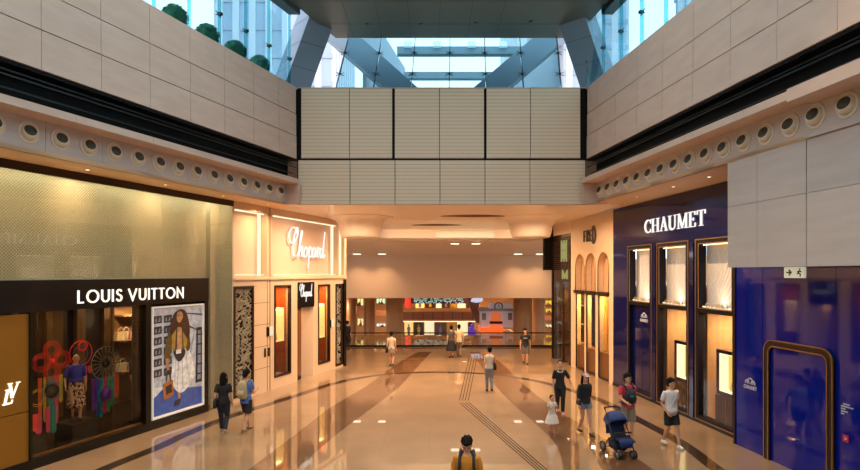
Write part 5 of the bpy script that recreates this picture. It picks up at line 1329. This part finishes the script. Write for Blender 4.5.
    H.ell(hp(0, .012, .022), (.0495*k*hs, .054*k*hs, .052*k*hs), 18, 12, RH)
    H.ell(hp(0, .030, -.006), (.046*k*hs, .036*k*hs, .045*k*hs), 16, 10, RH)
    if hair == 'short':
        H.ell(hp(0, -.022, .045), (.040*k*hs, .036*k*hs, .024*k*hs), 14, 8, RH)
        random.seed(11)
        for q in range(26):
            an_ = random.uniform(0, 2*PI); ph = random.uniform(.15, 1.3); c_ = (.044*math.cos(an_)*math.cos(ph), .008+.05*math.sin(an_)*math.cos(ph), .030+.042*math.sin(ph))
            H.ell(hp(*c_), (.014*k, .014*k, .016*k), 7, 5, RH)
    if hair == 'long':
        H.tube([hp(0, .03, .02), hp(0, .045, -.04), hp(0, .052, -.10), hp(0, .05, -.16), hp(0, .05, -.20)], [(.05*k, .03*k), (.052*k, .028*k), (.055*k, .024*k), (.046*k, .018*k), (.02*k, .01*k)], 14, ref=(1, 0, 0))
        for s_ in (-1, 1): H.tube([hp(s_*.034, -.012, .03), hp(s_*.046, -.006, -.01), hp(s_*.05, .0, -.07), hp(s_*.048, -.01, -.13)], [.014*k, .015*k, .014*k, .006*k], 10)
    if hair == 'pony':
        H.ell(hp(0, .055, .03), (.02*k, .02*k, .02*k), 10, 8); H.tube([hp(0, .06, .03), hp(0, .078, -.01), hp(0, .07, -.07), hp(0, .06, -.11)], [.012*k, .018*k, .015*k, .004*k], 10)
    if hair == 'bun': H.ell(hp(0, .05, .045), (.024*k, .024*k, .024*k), 12, 8)
    H.build('hair', HAIR, r, remesh=.008, smooth_it=1)
    def sleeve(mb, f, add, far=.0):
        for s_ in (-1, 1):
            sh, el, wr = ar[s_]
            pts = [sh+V(-s_*.018, 0, .006), sh.lerp(el, .3)]; rr = [(.034*k+add), (.031*k+add)]
            if f <= 1: pts += [sh.lerp(el, f)]; rr += [.029*k+add*1.6]
            else: pts += [el, el.lerp(wr, f-1)]; rr += [.026*k+add, .021*k+add]
            mb.tube(pts, rr, 14)
    if top:
        T = MB(); z0 = top.get('z0', .50); col = top['col']; add = .012
        secs = []
        prof = [(z0, .098+top.get('flare', 0), .074+top.get('flare', 0)), (max(z0+.03, .54), .096, .072), (.62, .084*wm, .064), (.68, .088*wm, .067), (.735, .100*wm, .072), (.78, .104*wm, .068), (.808, .094*wm, .057), (.825, .062, .046), (.832, .048, .040)]
        for z, a, b_ in prof: secs.append((0, -lo*k*max(0, z-.5)+.004*k, z*k, a*k+.004, b_*k+.004))
        T.loft(secs, 24, 2.3)
        sleeve(T, top.get('sleeve', .55), .006) if top.get('sleeve', .55) > 0 else None
        T.build(top.get('name', 'tee_shirt'), mat('cloth '+col, col, .8, bump=(6, .35, (1, 1, .5))), r, remesh=.011 if vox >= .011 else .008, smooth_it=2)
        if top.get('print'):
            q = MB(); q.box((-.055*k, -.078*k-.012, .738*k), (.055*k, -.070*k, .752*k)); q.build('chest_print', mat('white print', 'c9c6cf'), r)
    if bottom:
        kd = bottom['kind']; col = bottom['col']; M_ = mat('cloth '+col, col, .8, bump=(6, .35, (1, 1, .5)))
        P_ = MB()
        if kd in ('trousers', 'shorts', 'leggings'):
            P_.loft([(0, .004*k, .475*k, .082*k, .066*k), (0, .004*k, .51*k, .100*k, .076*k), (0, .004*k, .555*k, .095*k, .073*k), (0, .004*k, .605*k, .082*k, .064*k)], 22, 2.2)
            for s_ in (-1, 1):
                hip, kn, an = lg[s_]; f = bottom.get('len', .8); ad = .006 if kd == 'leggings' else .016
                if kd == 'shorts':
                    P_.tube([hip+V(0, 0, .01), hip.lerp(kn, .4), hip.lerp(kn, f)], [.054*k+.006, .052*k+ad*.8, .046*k+ad], 16)
                else:
                    P_.tube([hip+V(0, 0, .01), hip.lerp(kn, .4), kn, kn.lerp(an, .4)+V(0, .006, 0), an+V(0, 0, .012)], [.053*k+.004, .050*k+ad*.5, .034*k+ad*.8, .034*k+ad*.4, .024*k+ad], 16)
        else:   # skirt
            zl = bottom.get('z', .30); fl_ = bottom.get('flare', .12)
            P_.loft([(0, .0, zl*k, (fl_)*k, fl_*.85*k), (0, 0, (zl+.6)/2*k, (.098+fl_)/2*k, (.08+fl_*.8)/2*k), (0, .004*k, .53*k, .099*k, .077*k), (0, .004*k, .60*k, .084*k, .066*k)], 24, 2.0)
        P_.build({'trousers': 'trousers', 'shorts': 'shorts', 'leggings': 'leggings', 'skirt': 'skirt', 'dress': 'dress_skirt'}[kd], M_, r, remesh=.011 if vox >= .011 else .008, smooth_it=2)
    if shoes:
        for s_ in (-1, 1):
            an = lg[s_][2]; S_ = MB()
            S_.tube([an+V(0, .030, -.026), an+V(0, .012, -.020), an+V(0, -.03, -.024), an+V(0, -.07, -.030), an+V(0, -.088, -.033)], [(.016*k, .013*k), (.025*k, .026*k), (.027*k, .022*k), (.026*k, .014*k), (.014*k, .009*k)], 14, ref=(1, 0, 0))
            S_.box(an+V(-.024, -.088, -.045), an+V(.024, .034, -.034)); S_.build('shoe', mat('shoe '+shoes, shoes, .5), r)
    return r, hp, ar, V, k
def local_thing(name, label, cat, person_root, head, pos, group=None):
    """a carried thing: its own top-level object placed in the carrier's frame"""
    fr = Frame(person_root.location.x, person_root.location.y, head)
    return thing(name, label, cat, pos[0], pos[1], pos[2]+0, fr, group), fr
PI2 = PI
def carried_bag(pr, head, pos, w, h, dep, col, label, strap_to=None, kind='handbag'):
    t, fr = local_thing(kind, label, 'bag', pr, head, pos)
    m = mat('bag '+col, col, .45)
    mb = MB(); x, y, z = pos; mb.loft([(x, y, z-h, dep*.5, w*.5), (x, y, z-h*.9, dep*.55, w*.55), (x, y, z-h*.3, dep*.5, w*.5), (x, y, z, dep*.25, w*.42)], 16, 3); mb.build('bag_body', m, t, fr)
    if strap_to:
        mb = MB(); a = Vector(strap_to); mb.tube([(x, y-w*.35, z-.02), (x, y-w*.2, (z+a.z)/2), a, (x, y+w*.2, (z+a.z)/2), (x, y+w*.35, z-.02)], .008, 6); mb.build('strap', m, t, fr)
    return t
def backpack(pr, head, yb, z0, z1, w, d, col, label, straps=True, front=False, lean=0):
    """yb: back surface in the carrier's frame"""
    t, fr = local_thing('backpack', label, 'backpack', pr, head, (0, yb, z0)); m = mat('bag '+col, col, .7, bump=(8, .4, (1, 1, 1)))
    zc = z0; H_ = z1-z0
    mb = MB(); mb.loft([(0, yb+d*.5, z0, w*.44, d*.42), (0, yb+d*.5, z0+H_*.12, w*.5, d*.52), (0, yb+d*.5, z0+H_*.6, w*.49, d*.48), (0, yb+d*.45, z0+H_*.88, w*.42, d*.4), (0, yb+d*.4, z1, w*.22, d*.2)], 20, 3); mb.build('pack_body', m, t, fr)
    mb = MB(); mb.loft([(0, yb+d*1.05, z0+H_*.1, w*.32, d*.16), (0, yb+d*1.08, z0+H_*.3, w*.36, d*.2), (0, yb+d*1.0, z0+H_*.48, w*.3, d*.12)], 16, 3); mb.build('front_pocket', m, t, fr)
    if straps:
        for s_ in (-1, 1):
            mb = MB(); mb.tube([(s_*w*.3, yb+.02, z1-.05), (s_*w*.34, yb-.05, z1+.03), (s_*w*.36, yb-.20, z1-.02), (s_*w*.38, yb-.275, z1-.18), (s_*w*.46, yb-.2, z0+H_*.25), (s_*w*.42, yb+.02, z0+H_*.12)], (.025), 8); mb.build('shoulder_strap', m, t, fr)
    return t
def hgt(py_h, py_f): return (py_f-py_h)*(F*EYE/(py_f-HZ))/F

# 1 woman in black walking away, far left
a = math.radians(188)
p, hp, ar, V, k = person('person with long black hair in black top and dark jeans, walking away at left', 223.5, 433, 1.66, a, dict(col='151518', sleeve=.75, z0=.49), dict(kind='trousers', col='1c2230'), 'a08a7a', 'long', True, .09)
carried_bag(p, a, (.20, .02, .98), .30, .26, .11, '1a1718', 'black handbag at the hip of the long-haired person in black', (.16, 0, 1.36))
# 2 man with pale backpack
a = math.radians(160)
p, hp, ar, V, k = person('person in blue shirt and dark shorts looking down, walking away with a pale backpack', 246, 431.5, 1.70, a, dict(col='4f6fb5', sleeve=.6, z0=.47), dict(kind='shorts', col='22242a', len=.85), '8a6a50', 'short', False, .13, armL=(-.02, -.17, -.14), armR=(-.02, -.15, -.16), headtilt=.3)
backpack(p, a, .085, .95, 1.42, .30, .15, 'a89a78', 'khaki backpack worn by the person in the blue shirt')
# 3 woman far left with white top
a = math.radians(176)
p, hp, ar, V, k = person('person in pale top and short grey skirt walking away in the distance, left of centre', 391.5, 366, 1.62, a, dict(col='c9b8a0', sleeve=.4, z0=.5), dict(kind='skirt', col='8a7a6a', z=.38, flare=.11), '3a2a24', 'bun', True, .06)
carried_bag(p, a, (.22, -.02, .92), .34, .28, .12, '1a1412', 'dark shoulder bag carried by the person in pale top', (.13, 0, 1.30))
# 4 couple
a = math.radians(180)
person('person in dark top and black flared skirt, left of the distant pair', 451.3, 357.6, 1.66, a, dict(col='4a4640', sleeve=.6, z0=.42), dict(kind='skirt', col='14120f', z=.22, flare=.17), '1a1614', 'bun', True, .04)
person('person in cream shirt and grey trousers, right of the distant pair', 459, 357, 1.68, a, dict(col='d8b890', sleeve=.6, z0=.47), dict(kind='trousers', col='7a6450'), '2a2420', 'short', False, .07)
# 5 woman in grey trousers
a = math.radians(184)
p, hp, ar, V, k = person('person in white sleeveless top and light grey trousers walking away, centre of the hall', 489.5, 391.5, 1.66, a, dict(col='d2c4b4', sleeve=0, z0=.52), dict(kind='trousers', col='7c8488'), '2a2624', 'bun', True, .07)
carried_bag(p, a, (-.19, .0, 1.08), .32, .26, .12, '1a1614', 'black shoulder bag carried by the person in grey trousers', (-.12, 0, 1.38))
# 6 man black tee
a = math.radians(-4)
person('person in black printed t-shirt and grey shorts standing alone in the distance at right', 525.3, 364, 1.70, a, dict(col='17181c', sleeve=.6, z0=.48, print=1), dict(kind='shorts', col='55504a', len=.9), '221c1a', 'short', False, .07)
# 7 woman black with child
a = math.radians(-8)
p7, hp7, ar7, V7, k7 = person('person in black blouse with pale neckline and black trousers, walking behind the small child', 560, 413.5, 1.66, a, dict(col='131417', sleeve=.85, z0=.47, flare=.01), dict(kind='trousers', col='121216'), 'c98a8a', 'bun', True, .09, armR=(.13, -.05, -.28))
mb = MB(); mb.tube([V7(-.05, -.045, .812), V7(-.03, -.066, .79), V7(.03, -.066, .79), V7(.05, -.045, .812)], .016, 8); mb.build('pale_neckline', mat('pale lace', 'cfc8c0', .7), p7)
# 8 child
a = math.radians(20)
p8, *_ = person('small child in white dress holding hands up to the chest', 552, 433, 1.03, a, dict(col='d9cdc2', sleeve=.5, z0=.5), dict(kind='dress', col='dccfc6', z=.27, flare=.20), '8a4a4a', 'bun', True, .05, child=True, vox=.009, armL=(-.02, -.14, -.10), armR=(-.02, -.14, -.08))
# 9 woman pink cap
a = math.radians(14)
p9, hp9, ar9, V9, k9 = person('person in pink and white cap, black top and denim shorts with long dark hair', 585, 434, 1.66, a, dict(col='131316', sleeve=1.3, z0=.50), dict(kind='shorts', col='6f7786', len=.32), '2c1c18', 'long', True, .12)
mb = MB(); 
mb.ell(hp9(0, .004, .030), (.052*k9, .058*k9, .045*k9), 18, 10); cp = mb.build('cap', mat('pink cap', 'd88a9a', .7), p9)
mb = MB(); mb.loft([(*(hp9(0, -.066, .030))[:2], hp9(0, 0, .026).z, .036*k9, .034*k9), (*(hp9(0, -.066, .030))[:2], hp9(0, 0, .032).z, .034*k9, .032*k9)], 18); mb.build('cap_peak', mat('white cap peak', 'd9cfd2', .7), cp)
mb = MB(); mb.ell(hp9(0, -.045, .040), (.034*k9, .016*k9, .026*k9), 14, 8); mb.build('cap_front', mat('white cap peak', 'd9cfd2'), cp)
carried_bag(p9, a, (-.20, -.02, .98), .20, .16, .08, '1a1616', 'small black crossbody bag of the person in the pink cap', (.05, -.02, 1.34))
# 10 man red shirt with carrier
a = math.radians(4)
g10 = ground(627, 441)
p10, hp10, ar10, V10, k10 = person('person in red polo and grey shorts pushing the blue stroller, looking sideways', 627.5, 440, 1.74, a, dict(col='c2283e', sleeve=.7, z0=.47), dict(kind='shorts', col='7c7264', len=.95), '3a3230', 'short', False, .05, armL=(.0, -.22, -.19), armR=(.02, .04, -.31), headyaw=.5)
e = MB()
for s_ in (-1, 1):
    q = [hp10(s_*.018+.013*math.cos(i*PI/5), -.058, .002+.009*math.sin(i*PI/5)) for i in range(11)]; e.tube(q, .0025, 5)
e.tube([hp10(-.005, -.058, .003), hp10(.005, -.058, .003)], .0025, 5); e.build('glasses', mat('black plastic', '111114', .3), p10)
t, fr = local_thing('baby_carrier', 'dark padded baby carrier strapped on the chest of the person in red', 'baby carrier', p10, a, (0, -.14, 1.05))
CM = mat('dark padded cloth', '20242e', .8, bump=(8, .4, (1, 1, 1)))
mb = MB(); mb.loft([(0, -.165, 1.02, .13, .05), (0, -.19, 1.10, .16, .085), (0, -.19, 1.25, .15, .08), (0, -.165, 1.38, .10, .045)], 20, 2.6); mb.build('carrier_panel', CM, t, fr)
for s_ in (-1, 1):
    mb = MB(); mb.tube([(s_*.09, -.17, 1.34), (s_*.11, -.13, 1.43), (s_*.115, -.02, 1.475), (s_*.10, .12, 1.38), (s_*.14, .13, 1.15), (s_*.19, .0, 1.08), (s_*.14, -.14, 1.08)], (.026), 8); mb.build('carrier_strap', CM, t, fr)
mb = MB(); mb.tube([(.20*math.cos(q*PI/8), .0+.14*math.sin(q*PI/8)-.01, 1.0) for q in range(17)], [(.012, .035)]*17, 8, ref=(0, 0, 1)); mb.build('waist_belt', CM, t, fr)
mb = MB(); mb.box((-.05, -.285, 1.18), (.05, -.27, 1.24)); mb.build('buckle_patch', mat('teal patch', '3a6a72', .6), t, fr)
# 11 stroller
g = ground(620, 455); a = math.radians(10)
sfr = Frame(g.x, g.y, a)
st = thing('stroller', 'blue folding stroller with black frame pushed by the person in red', 'stroller', 0, 0, 0, sfr)
FRM = mat('black tube', '16161a', .35); BLU = mat('blue fabric', '163268', .75, bump=(10, .5, (1, 1, 1))); BLD = mat('navy fabric', '101c3c', .8)
for s_ in (-1, 1):
    mb = MB(); mb.tube([(s_*.22, -.28, .12), (s_*.22, -.02, .52), (s_*.21, .28, .92), (s_*.20, .36, 1.02)], .014, 8)
    mb.tube([(s_*.24, .34, .12), (s_*.22, .12, .40), (s_*.22, -.08, .46)], .014, 8); mb.build('side_frame', FRM, st, sfr)
mb = MB(); mb.tube([(-.20, .36, 1.02), (-.19, .42, 1.06), (0, .44, 1.07), (.19, .42, 1.06), (.20, .36, 1.02)], .02, 10); mb.build('handlebar', mat('foam grip', '1c1a1a', .8), st, sfr)
mb = MB(); mb.tube([(-.22, -.28, .14), (.22, -.28, .14)], .012, 8); mb.tube([(-.24, .34, .12), (.24, .34, .12)], .012, 8); mb.build('axle', FRM, st, sfr)
def wheel(x, y, r_):
    mb = MB(); mb.tube([(x, y+r_*math.cos(q*2*PI/24), r_+r_*.86*math.sin(q*2*PI/24)+0) for q in range(25)], r_*.17, 8, ref=(1, 0, 0)); w = mb.build('wheel', mat('tyre', '1a1a1c', .7), st, sfr)
    mb = MB(); mb.lathe([(0, -.014), (r_*.7, -.014), (r_*.7, .014), (0, .014)], (x, y, r_), 'x', 18); mb.build('wheel_hub', mat('grey hub', '5a5c62', .4), w, sfr)
for x, y, r_ in ((-.27, .34, .13), (.27, .34, .13), (-.22, -.30, .095), (-.15, -.30, .095), (.15, -.30, .095), (.22, -.30, .095)): wheel(x, y, r_)
mb = MB(); mb.prism([(-.19, -.25, .40), (-.19, .10, .38), (-.19, .34, .86), (-.19, .28, .90), (-.19, .04, .46), (-.19, -.25, .47)], (.38, 0, 0)); mb.build('seat', BLD, st, sfr, bevel=.02)
mb = MB(); mb.loft([(0, -.30, .26, .15, .03), (0, -.31, .38, .18, .045), (0, -.27, .46, .18, .05)], 18, 3); mb.build('footmuff', BLU, st, sfr)
mb = MB(); n = 9
for s0_, s1_ in ((0, 1),):
    rings = []
    for i in range(n+1):     # hood: fan of hoops from the back to over the front
        q = math.radians(-15+125*i/n); c_ = Vector((0, .22, .66)); R_ = .36
        ring = []
        for j in range(17):
            u = PI*j/16; x = .215*math.cos(u); rr = R_*(math.sin(u)**.35 if 0 < u < PI else 0.0)
            ring.append(mb.bm.verts.new((x, c_.y+rr*math.cos(q+PI*.0+math.radians(35))*1.0*(1), c_.z+rr*math.sin(q+math.radians(35)))))
        rings.append(ring)
    for A_, B_ in zip(rings, rings[1:]):
        for j in range(16): mb._f([A_[j], A_[j+1], B_[j+1], B_[j]], True)
ho = mb.build('hood', BLU, st, sfr); md = ho.modifiers.new('t', 'SOLIDIFY'); md.thickness = .012
mb = MB(); mb.box((-.2, -.12, .44), (.2, -.10, .50)); mb.tube([(-.21, -.14, .56), (-.17, -.22, .60), (.17, -.22, .60), (.21, -.14, .56)], .018, 8); mb.build('bumper_bar', mat('foam grip', '1c1a1a'), st, sfr)
mb = MB(); mb.loft([(0, .08, .15, .17, .18), (0, .08, .20, .19, .21), (0, .08, .34, .20, .22)], 20, 4); mb.build('basket', BLD, st, sfr)
mb = MB(); mb.prism([(-.2, .30, .45), (.2, .30, .45), (.2, .36, .86), (-.2, .36, .86)], (0, .03, 0)); mb.build('back_panel', BLU, st, sfr)
# 12 man white tee
a = math.radians(14)
p12, hp12, ar12, V12, k12 = person('person in white t-shirt and black shorts walking in front of the navy shop bays', 671, 446.5, 1.72, a, dict(col='ddd6d4', sleeve=.7, z0=.47), dict(kind='shorts', col='15161a', len=.8), 'd8d4d0', 'short', False, .13, armL=(.0, -.06, -.28), headyaw=.5)
t, fr = local_thing('waist_bag', 'pale small bag with strap across the front of the person in white', 'bag', p12, a, (-.08, -.17, .90))
mb = MB(); mb.loft([(-.06, -.165, .86, .10, .03), (-.06, -.17, .92, .11, .045), (-.06, -.165, 1.00, .10, .03)], 16, 3); mb.build('bag_body', mat('pale canvas', 'c4bcb8', .8), t, fr)
mb = MB(); mb.tube([(-.12, -.16, 1.0), (.0, -.155, 1.20), (.10, -.13, 1.36), (.12, -.04, 1.45)], .010, 6); mb.build('strap', mat('pale canvas', 'c4bcb8'), t, fr)
# 13 mustard shirt, near
a = math.radians(-6)
Yn = 573.33*(EYE-1.74)/(436.5-273)
p13, hp13, ar13, V13, k13 = person('person in mustard yellow shirt with black rucksack straps looking down, nearest the camera', 0, 0, 1.74, a, dict(col='b8791c', sleeve=.8, z0=.46, name='polo_shirt'), dict(kind='trousers', col='2a2c34'), '2a2422', 'short', False, .08, armL=(-.02, -.14, -.17), armR=(-.02, -.14, -.17), base=((467-430)/573.33*Yn, Yn, 0), vox=.008, headtilt=.55, lean=.05)
mb = MB(); mb.tube([V13(-.05, .02, .836), V13(-.048, -.03, .83), V13(-.015, -.062, .80)], .014, 8); mb.tube([V13(.05, .02, .836), V13(.048, -.03, .83), V13(.015, -.062, .80)], .014, 8); mb.build('collar', mat('dark collar', '3a2a1c', .8), p13)
backpack(p13, a, .11, 1.0, 1.47, .31, .15, '15161a', 'black rucksack on the back of the person in mustard yellow')
# 14 dark figure at the shop corner
person('person in dark clothes half hidden behind the ivory shop corner', 347.6, 350, 1.66, math.radians(150), dict(col='1a1618', sleeve=1.2, z0=.47), dict(kind='trousers', col='16141a'), '1a1614', 'bun', True, .06)
# 15 clerk inside the dark shop
s = L0.S(139.5, 2.2); w = L0.W(s, 2.2, .2)
person('person in dark suit standing deep inside the shop behind the window', 0, 0, 1.74, math.radians(200), dict(col='17161a', sleeve=1.6, z0=.45), dict(kind='trousers', col='151418'), '111114', 'short', False, .03, base=tuple(w))
# mannequin in the window
s = L0.S(76, .75); w = L0.W(s, .75, .62)
mn, *_ = person('window mannequin in blue blouse and red patterned skirt among the ring ornaments', 0, 0, 1.72, math.radians(40), dict(col='3436a0', sleeve=.9, z0=.58), dict(kind='skirt', col='8a3a2c', z=.20, flare=.13), '1a1412', 'bun', True, .03, name='window_mannequin', cat='mannequin', base=tuple(w), armL=(.05, -.08, -.28))
sk_ = bpy.data.materials['cloth 8a3a2c']; nt = sk_.node_tree
vo = nt.nodes.new('ShaderNodeTexVoronoi'); vo.inputs['Scale'].default_value = 18; tc = nt.nodes.new('ShaderNodeTexCoord'); rp = nt.nodes.new('ShaderNodeValToRGB'); rp.color_ramp.interpolation = 'CONSTANT'
rp.color_ramp.elements[0].color = lin('a83a2a'); rp.color_ramp.elements[1].color = lin('d8b48a'); rp.color_ramp.elements[1].position = .34
e_ = rp.color_ramp.elements.new(.55); e_.color = lin('2a1a1c')
nt.links.new(tc.outputs['Object'], vo.inputs['Vector']); nt.links.new(vo.outputs[0], rp.inputs[0]); nt.links.new(rp.outputs[0], nt.nodes['Principled BSDF'].inputs['Base Color'])
s = L0.S(76, .75); dp = thing('display_plinth', 'low black plinth under the window mannequin', 'plinth', s, .75, .2, L0)
mb = MB(); mb.box((s-.35, .45, .2), (s+.35, 1.05, .60)); mb.build('block', BLACKG, dp); mb = MB(); mb.box((s-.38, .42, .60), (s+.38, 1.08, .62)); mb.build('top_slab', BRONZE, dp)

# ------------------------------------------------------------------ world, sun, camera
w = bpy.data.worlds.new('overcast sky'); bpy.context.scene.world = w; w.use_nodes = True; nt = w.node_tree; nt.nodes.clear()
bg = nt.nodes.new('ShaderNodeBackground'); o = nt.nodes.new('ShaderNodeOutputWorld'); nt.links.new(bg.outputs[0], o.inputs[0])
bg.inputs[0].default_value = lin('eff3fa'); bg.inputs[1].default_value = 2.9
# unseen atrium lamps, added to warm the near floor
for x, y in ((-5, 2), (0, 2), (4.5, 2), (-4, 8), (0.5, 8), (4.5, 8)):
    r_ = thing('added_atrium_lamp', 'added unseen downlight high in the atrium, under a roof beam', 'lamp', x, y, 13.5, WORLD, 'added unseen atrium downlights')
    mb = MB(); mb.lathe([(.0, 0), (.16, 0), (.22, -.3), (.0, -.25)], (x, y, 13.85), 'z', 18); mb.build('lamp_housing', STEEL, r_)
    lamp('fill_spot', 'SPOT', (x, y, 13.5), 1000, 'ffd2a4', .12, parent=r_, angle=1.3, blend=.6)
cam = bpy.data.cameras.new('camera'); cam.sensor_width = 36; cam.lens = 24; cam.shift_y = 38/860; cam.clip_end = 500
co = bpy.data.objects.new('camera', cam); C.objects.link(co); co.location = (0, 0, EYE); co.rotation_euler = (PI/2, 0, 0)
sc = bpy.context.scene; sc.camera = co
sc.view_settings.view_transform = 'Standard'; sc.view_settings.look = 'None'; sc.view_settings.gamma = 1; sc.view_settings.exposure = 0.0; sc.view_settings.use_curve_mapping = False
